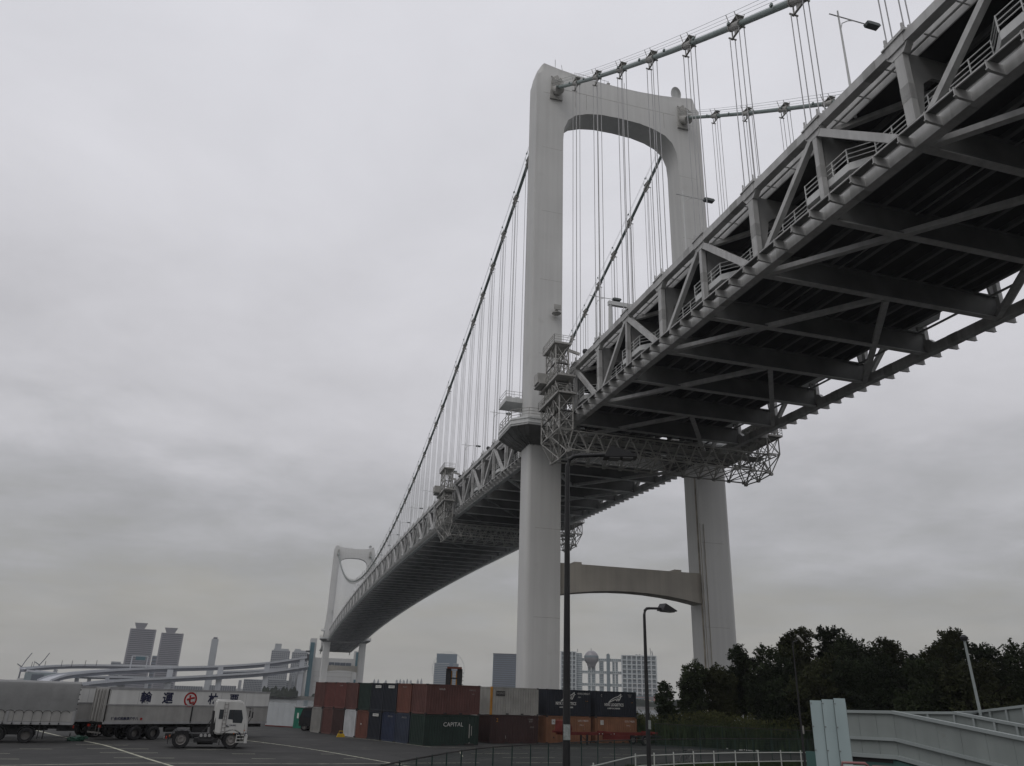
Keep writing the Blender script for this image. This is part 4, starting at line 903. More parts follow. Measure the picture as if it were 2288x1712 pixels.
trailer('tarpaulin_trailer', 'grey tarpaulin covered drop side trailer running off the left edge', Lq, 1.32, 4.33, 'tarp', Q0, aq, [fw(14), fw(72)], .53)
R0 = at_z(125, 1608, ZG+1.2); d_ = Vector((cos(ab), sin(ab), 0)); nb = Vector((-sin(ab), cos(ab), 0))
R0 = Vector((P0.x, P0.y, 0)) - d_*7.6 + nb*4.6
trailer('box_trailer', 'plain pale box trailer seen in the gap between the tarpaulin and lettered trailers', 12.0, 1.27, 4.05, 'panel', R0, ab, [9.0, 10.4], .53)
# red skeletal chassis in front of the orange containers
t = thing('container_chassis', 'empty red skeletal chassis standing in front of the orange containers', 'trailer', (-22.6, -34.9, ZG), A2)
g = MB().bb(0, 11.6, -.5, -.35, .95, 1.2).bb(0, 11.6, .35, .5, .95, 1.2)
for k in range(9): g.bb(.2+1.4*k, .35+1.4*k, -.5, .5, 1.0, 1.15)
for x in (0, 5.6, 11.5): g.bb(x, x+.2, -1.2, 1.2, 1.1, 1.3)
g.bb(5.2, 8.5, -.6, -.3, .55, .95); put('main_frame', g, M_chas, t)
put('gooseneck', MB().prism([(-.1, 1.25), (1.1, 1.25), (1.2, 1.5), (.95, 2.2), (.25, 2.3), (.0, 2.2)], -.6, .6), M_chas, t)
put('landing_leg', MB().bb(3.0, 3.15, -.6, -.45, .05, 1.0).bb(3.0, 3.15, .45, .6, .05, 1.0).beam((2.2, -.5, 1.0), (3.05, -.5, .4), .05, .05).bb(4.4, 4.5, -.55, -.5, .1, 1.0), M_frame, t)
for x in (10.1,):
    wheel(t, x, -1.0, .48); wheel(t, x, 1.0, .48)
put('mudguard', MB().bb(8.6, 9.4, -1.1, -.4, .75, .9).bb(11.0, 12.4, -1.0, 1.0, .78, .9), M_frame, t)
put('marker_light', MB().box((4.6, -.52, 1.08), (.07, .03, .07)).box((5.0, -.52, 1.08), (.07, .03, .07)).box((6.1, -.52, 1.08), (.07, .03, .07)).box((6.5, -.52, 1.08), (.07, .03, .07)), M_ltr, t)
# small black truck by the far end of the stack
t = thing('parked_truck', 'small black truck parked in the shadow left of the container stack', 'truck', (-44.9, -15.3, ZG), radians(163))
pf = [(0, .5), (2.05, .5), (2.1, 1.3), (1.75, 2.3), (1.2, 2.42), (.1, 2.42), (0, 2.2)]
put('cab', MB().prism(pf, -.95, .95), M_black, t); put('windscreen', MB().add([(2.09, -.85, 1.35), (2.09, .85, 1.35), (1.79, .8, 2.2), (1.79, -.8, 2.2)], [(0, 1, 2, 3)]), M_glass, t)
put('side_window', MB().bb(.7, 1.6, .95, .96, 1.4, 2.1).bb(.7, 1.6, -.96, -.95, 1.4, 2.1), M_glass, t); put('cargo_bed', MB().bb(-3.2, -.1, -1.0, 1.0, .8, 1.9), M_frame, t); put('roof_rack', MB().bb(.2, 1.3, -.8, .8, 2.5, 2.56).bb(.3, .36, -.8, -.74, 2.4, 2.5).bb(1.1, 1.16, .74, .8, 2.4, 2.5), M_rim, t)
for x in (1.4, -2.4):
    for y in (-.82, .82): wheel(t, x, y, .42)
put('headlight', MB().bb(2.08, 2.13, -.8, -.5, .8, .98).bb(2.08, 2.13, .5, .8, .8, .98), M_chrome, t)
# reach truck whose mast shows over the stack
fl = at_d(1006, 1640, 99); t = thing('container_forklift', 'container forklift whose dark mast with a red head shows above the stack', 'forklift', (fl.x, fl.y, ZG), radians(-100))
ms = MB()
for y in (-.65, .65): ms.bb(2.2, 2.55, y-.30, y+.30, .1, 7.1); ms.bb(2.55, 2.75, y-.2, y+.2, .1, 6.6)
for z in (1.5, 3, 4.5, 6): ms.bb(2.3, 2.45, -.65, .65, z, z+.15)
for k in range(5): ms.box((2.4, .95, 5.0+.42*k), (.12, .3, .06))
put('mast', ms, M_frame, t); put('mast_head', MB().bb(2.1, 2.8, -.85, .85, 7.1, 7.32), mat('mast_red', (0.12, 0.035, 0.02), 0.6), t); put('lift_cylinder', MB().tube((2.35, -.3, .2), (2.35, -.3, 6.9), .08, 8).tube((2.35, .3, .2), (2.35, .3, 6.9), .08, 8), M_opost, t)
put('body', MB().prism([(-2.2, .6), (2.2, .6), (2.2, 1.3), (-1.6, 1.9), (-2.2, 1.8)], -1.1, 1.1), M_opost, t); put('cab', MB().bb(-.4, 1.0, -.7, .7, 1.5, 3.0), M_glass, t)
for x in (-1.5, 1.6):
    for y in (-1.0, 1.0): wheel(t, x, y, .6)

# ================================================================== YARD SURFACE AND SMALL THINGS
def strip_line(pts, wd, z=ZG+.004):
    g = MB(); P = [Vector((x, y, 0)) for x, y in pts]; vs = []
    for i, p in enumerate(P):
        d = (P[min(i+1, len(P)-1)]-P[max(i-1, 0)]).normalized(); n = Vector((-d.y, d.x, 0))*wd/2
        vs += [(p.x+n.x, p.y+n.y, z), (p.x-n.x, p.y-n.y, z)]
    g.add(vs, [(2*i, 2*i+1, 2*i+3, 2*i+2) for i in range(len(P)-1)]); o = put('painted_line', g.mesh('painted_line', fix=False), M_line); o['kind'] = 'structure'; return o
def smooth(pts, n=6):
    out_ = []; P = [Vector((*p, 0)) for p in pts]; P = [2*P[0]-P[1]]+P+[2*P[-1]-P[-2]]
    for i in range(1, len(P)-2):
        for k in range(n):
            t = k/n; a, b, c, d = P[i-1:i+3]
            v = .5*((2*b)+(c-a)*t+(2*a-5*b+4*c-d)*t*t+(3*b-a-3*c+d)*t**3); out_.append((v.x, v.y))
    out_.append((P[-2].x, P[-2].y)); return out_
strip_line(smooth([(-71.5, -25), (-70.15, -28.1), (-65.9, -37.1), (-62.1, -44.4), (-57.8, -55.4), (-55.4, -61.4), (-52, -70)]), .22)
strip_line([(-72, -64.4), (-64.13, -61.9), (-57.2, -59.6), (-47.3, -59.0), (-42.18, -57.9), (-36, -56.8)], .16)
strip_line(smooth([(-54.6, -31.5), (-52.06, -35.66), (-47.0, -45.3), (-42.18, -57.9), (-40, -64)]), .17)
strip_line([(-43.2, -27), (-40.75, -30.5), (-36.5, -40.6), (-32.73, -41.2), (-20, -38.4), (-5, -41)], .13)
for a, b in (((-64.05, -44.31), (-60.45, -44.17)), ((-62.53, -48.19), (-58.5, -47.87)), ((-61.0, -51.88), (-57.4, -51.5)), ((-59.44, -56.0), (-55.9, -55.7)), ((-68.5, -53.9), (-65.9, -53.62)), ((-67.3, -58), (-64.3, -57.69)), ((-52.58, -51.47), (-51.0, -51.35)),
             ((-51.14, -55.48), (-49.62, -55.39)), ((-46.42, -50.6), (-45.43, -50.43)), ((-45.09, -54.7), (-44.2, -54.57)), ((-56.0, -47.6), (-53.2, -47.5)), ((-66.5, -49.3), (-64.5, -49.2)), ((-34.5, -48), (-29.5, -47)), ((-33, -52), (-28.6, -51.2)), ((-24.5, -50.5), (-21, -50.2)), ((-33.5, -56.5), (-29.5, -55.8)), ((-22, -46.4), (-16.5, -46.9)), ((-20, -54), (-17, -54.2)), ((-36, -51.5), (-35, -46))): strip_line([a, b], .12)
# scraps, markers
gb = at_z(171, 1656, ZG); t = thing('rubbish_bag', 'crumpled green bag lying on the yellow line by the tarpaulin trailer', 'bag', (gb.x, gb.y, ZG))
b = bmesh.new(); bmesh.ops.create_icosphere(b, subdivisions=3, radius=1)
for v in b.verts:
    q = v.co; f_ = 1+.28*sin(q.x*5+q.y*3)+.15*sin(q.z*9+q.x*7); v.co = Vector((q.x*.62*f_, q.y*.35*f_, max(0, q.z*.26*f_+.12)+(.14 if q.x > .4 else 0)*abs(q.y)))
me = bpy.data.meshes.new('bag'); b.to_mesh(me); b.free(); me.materials.append(None); put('bag_body', me, mat('green_plastic', (0.018, 0.07, 0.045), 0.5, 0, .2, 3), t, smooth=True)
put('bag_neck', MB().path([(.5, 0, .2), (.66, .02, .3), (.74, .05, .2)], [.12, .05, .1], 7), MATS['green_plastic'], t)
ym = at_z(761, 1647, ZG); t = thing('yellow_marker', 'small yellow marker block at the foot of the dark red container', 'marker', (ym.x, ym.y, ZG))
M_yel = mat('marker_yellow', (0.42, 0.27, 0.02), .5, 0, .2, 3); put('base', MB().prism([(-.42, 0), (.42, 0), (.32, .3), (-.32, .3)], -.25, .25), M_yel, t); put('handle', MB().path([(-.2, 0, .3), (-.2, 0, .55), (.2, 0, .55), (.2, 0, .3)], .04, 6), M_yel, t)
tb = at_z(1048, 1666, ZG); t = thing('timber_block', 'dark block lying in front of the CAPITAL container', 'block', (tb.x, tb.y, ZG), A1); put('block', MB().bb(-.45, .45, -.12, .12, 0, .16), M_cast, t); put('lifting_loop', MB().path([(-.1, 0, .16), (0, 0, .26), (.1, 0, .16)], .02, 5), M_rim, t)
wb = at_z(625, 1622, ZG); t = thing('white_bollard', 'white mushroom shaped vent on the ground before the white hoarding', 'vent', (wb.x, wb.y, ZG)); put('stem', MB().tube((0, 0, 0), (0, 0, .8), .12, 8), M_vwhite, t); put('cap', MB().lathe([(0, 1.25), (.3, 1.2), (.42, 1.0), (.38, .8), (0, .8)], 12, 'z'), M_vwhite, t)
# white hoarding with separate sheets, green booth
wl, wr = at_z(592, 1622, ZG), at_z(656, 1626, ZG); aw = atan2(wr.y-wl.y, wr.x-wl.x); Lw = hypot(wr.x-wl.x, wr.y-wl.y)
t = thing('site_hoarding', 'white sheet hoarding at the far edge of the yard, right of the box trailer', 'fence', (wl.x, wl.y, ZG), aw)
M_hoard = mat('hoarding_white', (0.40, 0.42, 0.43), .6, 0, .06, 1)
for k in range(5): put('sheet', MB().bb(Lw*k/5+.01, Lw*(k+1)/5-.01, -.02, .03, .12, 2.72+.04*(k % 2)), M_hoard, t)
put('foot_rail', MB().bb(0, Lw, -.01, .06, 0, .12), M_chas, t); put('top_rail', MB().bb(0, Lw, -.03, .06, 2.78, 2.84), M_alu, t)
gx = at_z(663, 1628, ZG); t = thing('green_booth', 'narrow green booth between the white hoarding and the black truck', 'booth', (gx.x, gx.y+.6, ZG), aw); M_bgreen = mat('booth_green', (0.015, 0.13, 0.085), .5, 0, .1, 1)
put('walls', MB().bb(-.65, .9, 0, 1.4, 0, 2.3), M_bgreen, t); put('roof', MB().bb(-.75, 1.0, -.1, 1.5, 2.3, 2.4), M_alu, t); put('notice', MB().bb(-.15, .1, -.02, 0, 1.1, 1.7), M_ltr, t); put('door', MB().bb(.3, .85, -.02, 0, .05, 2.0), M_bgreen, t)
t = thing('moored_barge', 'low grey rusty barge lying along the quay behind the hoarding', 'barge', (-38, 27, ZW), radians(-6)); put('hull', MB().prism([(-17, 1.2), (-15.5, 0), (17, 0), (18, 4.0), (-18, 4.0)], 0, 8), mat('barge_grey', (0.11, 0.115, 0.11), .8, 0, .25, .5, 0, .2), t)
put('gunwale', MB().bb(-18, 18, -.1, .05, 4.0, 4.5), mat('barge_rust', (0.07, 0.055, 0.05), .8, 0, .3, .6), t); put('hatch_cover', MB().bb(-14, 12, 1, 7, 4.0, 5.0), M_slab, t)
# street lamps of the foreground: bent black poles with a hooded head
def yard_lamp(D, px, py0, label, st, turn=0.0):
    p = at_d(px, py0, D); a = atan2(p.y-CAMP.y, p.x-CAMP.x)-pi/2+radians(4)+turn
    t = thing('yard_lamp', label, 'street lamp', (p.x, p.y, ZG), a, 'bent black lamp posts in the foreground'); Hh = p.z-ZG
    put('pole', MB().path([(0, 0, 0), (0, 0, 4), (0, 0, Hh-.35), (.06, 0, Hh-.14), (.2, 0, Hh-.03), (.4, 0, Hh+.0)], [.125, .11, .075, .075, .072, .07], 12), M_black, t, smooth=True)
    put('arm', MB().path([(.4, 0, Hh), (1.25, 0, Hh+.06)], .065, 10), M_black, t, smooth=True)
    hd = put('lamp_head', MB().prism([(1.2, Hh-.06), (2.3, Hh-.03), (2.3, Hh+.03), (1.45, Hh+.34), (1.28, Hh+.12)], -.24, .24), M_black, t)
    put('lamp_glass', MB().bb(1.38, 1.72, -.2, .2, Hh-.09, Hh-.05).bb(1.82, 2.16, -.2, .2, Hh-.085, Hh-.04), mat('lamp_glass', (0.12, 0.12, 0.115), .2), hd); put('base_plate', MB().lathe([(0, 0), (.22, 0), (.22, .04), (.14, .1), (.125, .5), (0, .5)], 12, 'z'), M_black, t)
    put('paper_notice', MB().add([(-.12+.02, -.126, st), (.12-.02, -.126, st), (.12-.02, -.126, st+.42), (-.12+.02, -.126, st+.42)], [(0, 1, 2, 3)]), mat('notice_paper', (0.24, 0.26, 0.25), .8, 0, .25, 14), t)
    return t
yard_lamp(25.0, 1268, 1018, 'nearest and thickest bent black lamp post, in front of the black containers', 3.2)
yard_lamp(43.5, 1439, 1358, 'smaller bent black lamp post with a wedge shaped hood, left of the trees', 3.0, .72)
# wire mesh fence round the yard
M_fence = mat('fence_green', (0.020, 0.040, 0.034), .6, 0, .15, 2)
def mesh_fence(label, pts, H_, step, cell, name='mesh_fence', group=None):
    t = thing(name, label, 'fence', (0, 0, 0)); P = smooth(pts, 8); wires = MB(); top = []; acc = 0; last = None
    cum = [0.0]
    for a, b in zip(P, P[1:]): cum.append(cum[-1]+hypot(b[0]-a[0], b[1]-a[1]))
    def at(s):
        for i in range(len(P)-1):
            if cum[i+1] >= s: u = (s-cum[i])/max(1e-6, cum[i+1]-cum[i]); return (P[i][0]+(P[i+1][0]-P[i][0])*u, P[i][1]+(P[i+1][1]-P[i][1])*u)
        return P[-1]
    n = int(cum[-1]/step); pm = MB().tube((0, 0, 0), (0, 0, H_+.05), .035, 6).mesh('post')
    for k in range(n+1): x, y = at(k*step); put('post', pm, M_fence, t, Matrix.Translation((x, y, ZG)))
    tops = [(*at(k*step), ZG+H_) for k in range(n+1)]; put('top_rail', MB().path(tops, .032, 5), M_cast, t); put('bottom_rail', MB().path([(x, y, ZG+.08) for x, y, z in tops], .02, 4), M_fence, t)
    m = int(cum[-1]/cell)
    for k in range(m):
        x, y = at(k*cell); wires.tube((x, y, ZG+.08), (x, y, ZG+H_), .006, 3, cap=False)
    for j in range(int(H_/.12)):
        z = ZG+.1+.12*j
        for a, b in zip(tops, tops[1:]): wires.tube((a[0], a[1], z), (b[0], b[1], z), .006, 3, cap=False)
    put('wire_mesh', wires, M_fence, t)['kind'] = 'stuff'
    return t
mesh_fence('curving green wire mesh fence with a dark top rail in the foreground', [(-48.5, -88), (-46.14, -82.66), (-42.39, -75.89), (-40.3, -72.69), (-39.0, -71.0), (-34.98, -67.28), (-29, -62.4), (-22.5, -58.6), (-15, -55.6), (-7, -53.8), (3, -52.5)], 1.8, 2.0, .10)
mesh_fence('taller green wire mesh fence standing against the weeds under the trees', [(-11.6, -33.8), (-9, -36.6), (-5.2, -41.4), (.5, -45.6), (8, -48.6), (17, -50)], 2.15, 2.4, .12)
# white guard rail
M_wrail = mat('rail_white', (0.42, 0.44, 0.41), .5, 0, .05, 1)
t = thing('guard_rail', 'white two bar guard rail curving along the footpath at the bottom', 'railing', (0, 0, 0))
RP = [(-35.8, -74.2), (-33.2, -71.2)]+[(CAMP.x+(x-CAMP.x)*1.1, CAMP.y+(y-CAMP.y)*1.1) for x, y in ((-29.34, -68.12), (-27.68, -67.16), (-25.87, -66.13), (-24.01, -65.21), (-22.15, -64.48), (-20.12, -63.71), (-18.06, -63.17), (-15.92, -62.6), (-14.08, -62.25), (-11.6, -61.9), (-9.2, -61.7))]
pm = MB().tube((0, 0, -.1), (0, 0, 1.09), .045, 8).lathe([(.045, 1.09), (.04, 1.13), (0, 1.14)], 8, 'z').mesh('post')
RP2 = smooth(RP, 4)
for x, y in RP: put('post', pm, M_wrail, t, Matrix.Translation((x, y, ZG)))
put('upper_bar', MB().path([(x, y, ZG+.98) for x, y in RP2], .032, 8), M_wrail, t); put('lower_bar', MB().path([(x, y, ZG+.38) for x, y in RP2], .032, 8), M_wrail, t)
t = thing('guard_rail', 'short piece of white guard rail ending at the pale sheet pillars', 'railing', (0, 0, 0))
q0, q1 = at_d(1793, 1700, 46), at_d(1822, 1698, 45)
for f_ in (0.0, .5, 1.0): put('post', pm, M_wrail, t, Matrix.Translation((q0.x+(q1.x-q0.x)*f_, q0.y+(q1.y-q0.y)*f_, ZG-.28)))
put('upper_bar', MB().tube((q0.x, q0.y, ZG+.7), (q1.x, q1.y, ZG+.7), .04, 8), M_wrail, t); put('lower_bar', MB().tube((q0.x, q0.y, ZG+.2), (q1.x, q1.y, ZG+.2), .04, 8), M_wrail, t)
me = bpy.data.meshes.new('p'); PB = [(x+(x-CAMP.x)*-.02, y-1.0) for x, y in RP2]
o = sheet('footpath', [(x, y) for x, y in RP2[2:]]+[(-5, -72), (-20, -80), (-34, -82)], ZG+.008, M_path)
verge = [(x, y+.2) for x, y in RP2]+[(-5, -55.2), (-15, -57), (-22.5, -60), (-29, -63.8), (-34.5, -68.5)]
sheet('verge', verge, ZG+.004, M_grass)
# grass tufts: one stuff object per patch
M_leafg = mat('weed_green', (0.030, 0.046, 0.018), .9, 0, .5, .6); M_gold = mat('weed_ochre', (0.048, 0.052, 0.016), .9, 0, .5, .5)
def tufts(name, n, fn, h0, h1, m, wd=.05, lean=.25):
    g = MB()
    for _ in range(n):
        x, y = fn(); h = random.uniform(h0, h1); a = random.uniform(0, 2*pi); dx, dy = wd*cos(a), wd*sin(a); lx, ly = random.uniform(-lean, lean)*h, random.uniform(-lean, lean)*h
        g.v += [(x-dx, y-dy, ZG), (x+dx, y+dy, ZG), (x+lx, y+ly, ZG+h)]; k = len(g.v); g.f.append((k-3, k-2, k-1))
    o = put(name, g.mesh(name, fix=False), m); o['kind'] = 'stuff'; return o
def near_rail():
    i = random.randrange(len(RP2)-1); x, y = RP2[i]; return x+random.uniform(-.6, .6), y+random.uniform(.1, 2.0)
tufts('verge_grass', 9000, near_rail, .08, .4, M_leafg)
# bicycle leaning at the edge of the verge
bp = at_d(1537, 1690, 66); t = thing('bicycle', 'dark bicycle standing just beyond the white guard rail', 'bicycle', (bp.x, bp.y, ZG), .3)
for x in (-.52, .52):
    g = MB(); g.path([(x+.33*cos(a), 0, .34+.33*sin(a)) for a in [2*pi*k/20 for k in range(21)]], .018, 5)
    w_ = put('wheel', g, M_rim, t); sp_ = MB()
    for k in range(8): sp_.tube((x, 0, .34), (x+.32*cos(k*pi/4), 0, .34+.32*sin(k*pi/4)), .004, 3)
    put('spokes', sp_, M_rim, w_)
g = MB()
for a, b_ in (((-.52, .34), (-.15, .36)), ((-.52, .34), (-.22, .78)), ((-.15, .36), (-.25, .92)), ((-.15, .36), (.36, .8)), ((-.22, .78), (.36, .84)), ((.52, .34), (.36, .98))): g.tube((a[0], 0, a[1]), (b_[0], 0, b_[1]), .018, 6)
put('frame', g, M_dark, t); put('saddle', MB().box((-.27, 0, .95), (.26, .14, .05)), M_black, t); put('handlebar', MB().path([(.3, -.28, 1.0), (.38, -.1, 1.02), (.38, .1, 1.02), (.3, .28, 1.0)], .014, 6), M_rim, t)
# tall weeds behind the mesh fence
def weed_pt():
    u = random.random(); x = -14.5+u*46; base = (-28.2, -44.9)[0]; fy = -30.8-(x+10.5)*1.25 if x < -3.5 else -39.6-(x+3.5)*.42
    return x, max(fy, -49)+1.0+random.uniform(0, 1)**1.0*9
tufts('tall_weeds', 26000, weed_pt, 1.2, 2.9, M_leafg, .09, .16)
g = MB()
for _ in range(30000):
    x, y = weed_pt(); z = ZG+random.uniform(1.6, 3.1)+.35*sin(x*.9)+.2*sin(x*2.3+y); s_ = random.uniform(.05, .11); a = random.uniform(0, 6.3)
    g.v += [(x-s_*cos(a), y-s_*sin(a), z), (x+s_*cos(a), y+s_*sin(a), z), (x, y, z+s_*1.8)]; k = len(g.v); g.f.append((k-3, k-2, k-1))
put('goldenrod_heads', g.mesh('heads', fix=False), M_gold)['kind'] = 'stuff'
# litter along the foot of the weeds
lit = MB()
for px, py in ((1456, 1657), (1462, 1659), (1497, 1658), (1513, 1662), (1535, 1664), (1558, 1667), (1583, 1668), (1603, 1666), (1623, 1673), (1650, 1676), (1658, 1677), (1677, 1678), (1681, 1678)):
    q = at_z(px, py, ZG); [lit.box((q.x+random.uniform(-.6, .6), q.y-.5+random.uniform(-.3, .3), ZG+.05), (random.uniform(.06, .2), .12, random.uniform(.05, .12)), random.uniform(0, 3)) for _ in range(4)]
put('litter', lit, M_ltr)['kind'] = 'stuff'
# ================================================================== TREES
M_bark = mat('bark', (0.035, 0.03, 0.025), .95, 0, .3, 2); LEAF = [mat('leaf_dark', (0.022, 0.030, 0.016), .85, 0, .5, .35, spec=.1), mat('leaf_mid', (0.034, 0.044, 0.022), .85, 0, .5, .35, spec=.1), mat('leaf_olive', (0.042, 0.047, 0.022), .85, 0, .45, .35, spec=.1)]
def crown_mesh(seed, blobs, n, ls):
    rnd = random.Random(seed); v = []; f = []
    tw = sum(b[3]**2 for b in blobs)
    for (cx, cy, cz, r, sq) in blobs:
        m_ = int(n*r*r/tw); nc = max(10, m_//26)
        for _ in range(nc):                          # a twig: a tight spray of leaves pointing outwards and up
            d = Vector((rnd.gauss(0, 1), rnd.gauss(0, 1), rnd.gauss(.15, .9))).normalized(); c = Vector((cx, cy, cz))+Vector((d.x, d.y, d.z*sq))*r*(rnd.uniform(.35, 1.0)**.6)*rnd.choice((1, 1, 1, 1.18))
            o_ = (d+Vector((0, 0, .6))).normalized(); tl = rnd.uniform(.5, 1.1)*(ls/.2)
            for _k in range(26):
                u = rnd.random(); p = c+o_*tl*u+Vector((rnd.gauss(0, 1), rnd.gauss(0, 1), rnd.gauss(0, .8)))*.26*(ls/.2)*(1.15-u*.8)
                s = ls*rnd.uniform(.55, 1.25); a = (o_*.7+Vector((rnd.gauss(0, 1), rnd.gauss(0, 1), rnd.gauss(0, .6)))).normalized(); b = a.orthogonal().normalized(); b = (Matrix.Rotation(rnd.uniform(0, 6.3), 3, a) @ b)
                k = len(v); v += [p-a*s, p-b*s*.45, p+a*s, p+b*s*.45]; f.append((k, k+1, k+2, k+3))
    me = bpy.data.meshes.new('crown'); me.from_pydata(v, [], f); me.materials.append(None); return me
def tree(label, px, D, top_py, kind, seed, wscale=1.0, n=16000, group='dark trees massed on the right'):
    base = at_d(px, 1600, D); H_ = at_d(px, top_py, D).z-ZG; rnd = random.Random(seed)
    t = thing('tree', label, 'tree', (base.x, base.y, ZG), rnd.uniform(0, 6), group)
    R_ = H_*.36*wscale; blobs = []
    if kind == 'round':
        for k in range(11):
            a = rnd.uniform(0, 6.3); rr = R_*rnd.uniform(.2, .75); z = H_*rnd.uniform(.30, .80); blobs.append((rr*cos(a), rr*sin(a), z, R_*rnd.uniform(.36, .52), .8))
        blobs += [(0, 0, H_*.80, R_*.42, .9), (0, 0, H_*.42, R_*.75, .8), (R_*.2, 0, H_*.9, R_*.24, .9)]
    elif kind == 'pine':
        for k in range(13):
            z = H_*(.35+.6*k/12); w_ = R_*(1.0-.62*((k/12)**1.5)); a = rnd.uniform(0, 6.3); rr = w_*rnd.uniform(.25, .7); blobs.append((rr*cos(a), rr*sin(a), z, w_*.42, .55))
        blobs += [(0, 0, H_*.93, R_*.16, 1.2), (R_*.3, R_*.1, H_*.86, R_*.16, 1.1), (-R_*.3, 0, H_*.84, R_*.15, 1.1)]
    else:
        for k in range(7): z = H_*(.15+.75*k/6); blobs.append((rnd.uniform(-.3, .3)*R_, rnd.uniform(-.3, .3)*R_, z, R_*(1.0-.55*abs(k/6-.35)), 1.0))
    put('crown', crown_mesh(seed, blobs, int(n*1.6), .17), LEAF[seed % 3], t)
    g = MB(); g.path([(0, 0, -.3), (.1, 0, H_*.25), (-.05, .1, H_*.55), (0, 0, H_*.85)], [H_*.022, H_*.018, H_*.012, H_*.004], 8); put('trunk', g, M_bark, t)
    g = MB()
    for k in range(7):
        a = rnd.uniform(0, 6.3); z = H_*rnd.uniform(.22, .7); rr = R_*rnd.uniform(.4, .8); g.path([(0, 0, z), (rr*.5*cos(a), rr*.5*sin(a), z+rr*.35), (rr*cos(a), rr*sin(a), z+rr*.6)], [H_*.009, H_*.006, H_*.002], 5)
    put('limb', g, M_bark, t)
TR = [('small solitary tree between the lamp post and the tree mass', 1490, 96, 1530, 'col', 3, .33, 4000), ('low rounded tree at the left end of the tree mass', 1549, 97, 1484, 'col', 10, .40, 9000),
      ('leafy tree hiding the foot of the right tower leg, left side', 1614, 99, 1486, 'round', 5, .62, 12000), ('tree with a loose tuft rising against the right tower leg', 1665, 101, 1446, 'pine', 21, .6, 12000),
      ('dense tree just right of the tower leg', 1732, 100, 1442, 'round', 7, .95, 16000), ('broad dark tree with the first peak of the skyline', 1800, 103, 1408, 'pine', 8, 1.05, 18000), ('dark tree with a spiky twin top in the skyline', 1880, 104, 1406, 'pine', 12, .9, 18000),
      ('broad tree at the middle of the dark mass', 1925, 102, 1414, 'round', 13, 1.0, 18000), ('dark tree where the skyline begins to dip', 2005, 104, 1430, 'pine', 14, 1.0, 16000), ('low tree at the dip in the skyline', 2065, 103, 1458, 'round', 15, 1.0, 14000),
      ('tallest pine behind the leaning light pole', 2150, 98, 1412, 'pine', 17, .95, 18000), ('rounded dark tree near the right edge', 2225, 96, 1432, 'round', 18, 1.0, 16000), ('dark tree cut by the right edge', 2300, 92, 1438, 'round', 19, 1.1, 16000),
      ('lower dark tree under the skyline behind the pale pillars', 1850, 92, 1470, 'round', 23, 1.1, 14000), ('lower dark tree filling the middle of the mass', 1960, 92, 1475, 'round', 24, 1.15, 14000), ('lower dark tree behind the footbridge parapet', 2080, 90, 1478, 'round', 25, 1.15, 14000), ('lower dark tree behind the ramp at right', 2200, 88, 1480, 'round', 26, 1.15, 14000), ('lower dark tree between tower leg and pillars', 1760, 94, 1480, 'round', 27, 1.1, 14000)]
for lb, px, D, ty, kd, sd_, ws, n_ in TR: tree(lb, px, D, ty, kd, sd_, ws, n_)
# thin light poles among the trees
p = at_d(1797, 1690, 60); t = thing('park_lamp', 'thin dark lamp post with a pale arm in front of the trees', 'street lamp', (p.x, p.y, ZG), .5); hh = at_d(1780, 1428, 60).z-ZG
put('pole', MB().path([(0, 0, 0), (0, 0, 3), (-.05, 0, hh-.6), (.05, 0, hh-.1)], [.09, .07, .04, .03], 8), M_black, t); put('arm', MB().tube((.0, 0, hh-.2), (.7, 0, hh-.05), .03, 6), M_black, t); put('lamp_tube', MB().beam((.85, 0, hh+.25), (1.5, 0, hh-.1), .16, .08), M_ltr, t); put('paper_notice', MB().bb(-.1, .1, -.125, -.11, 2.6, 3.1), M_ltr2, t)
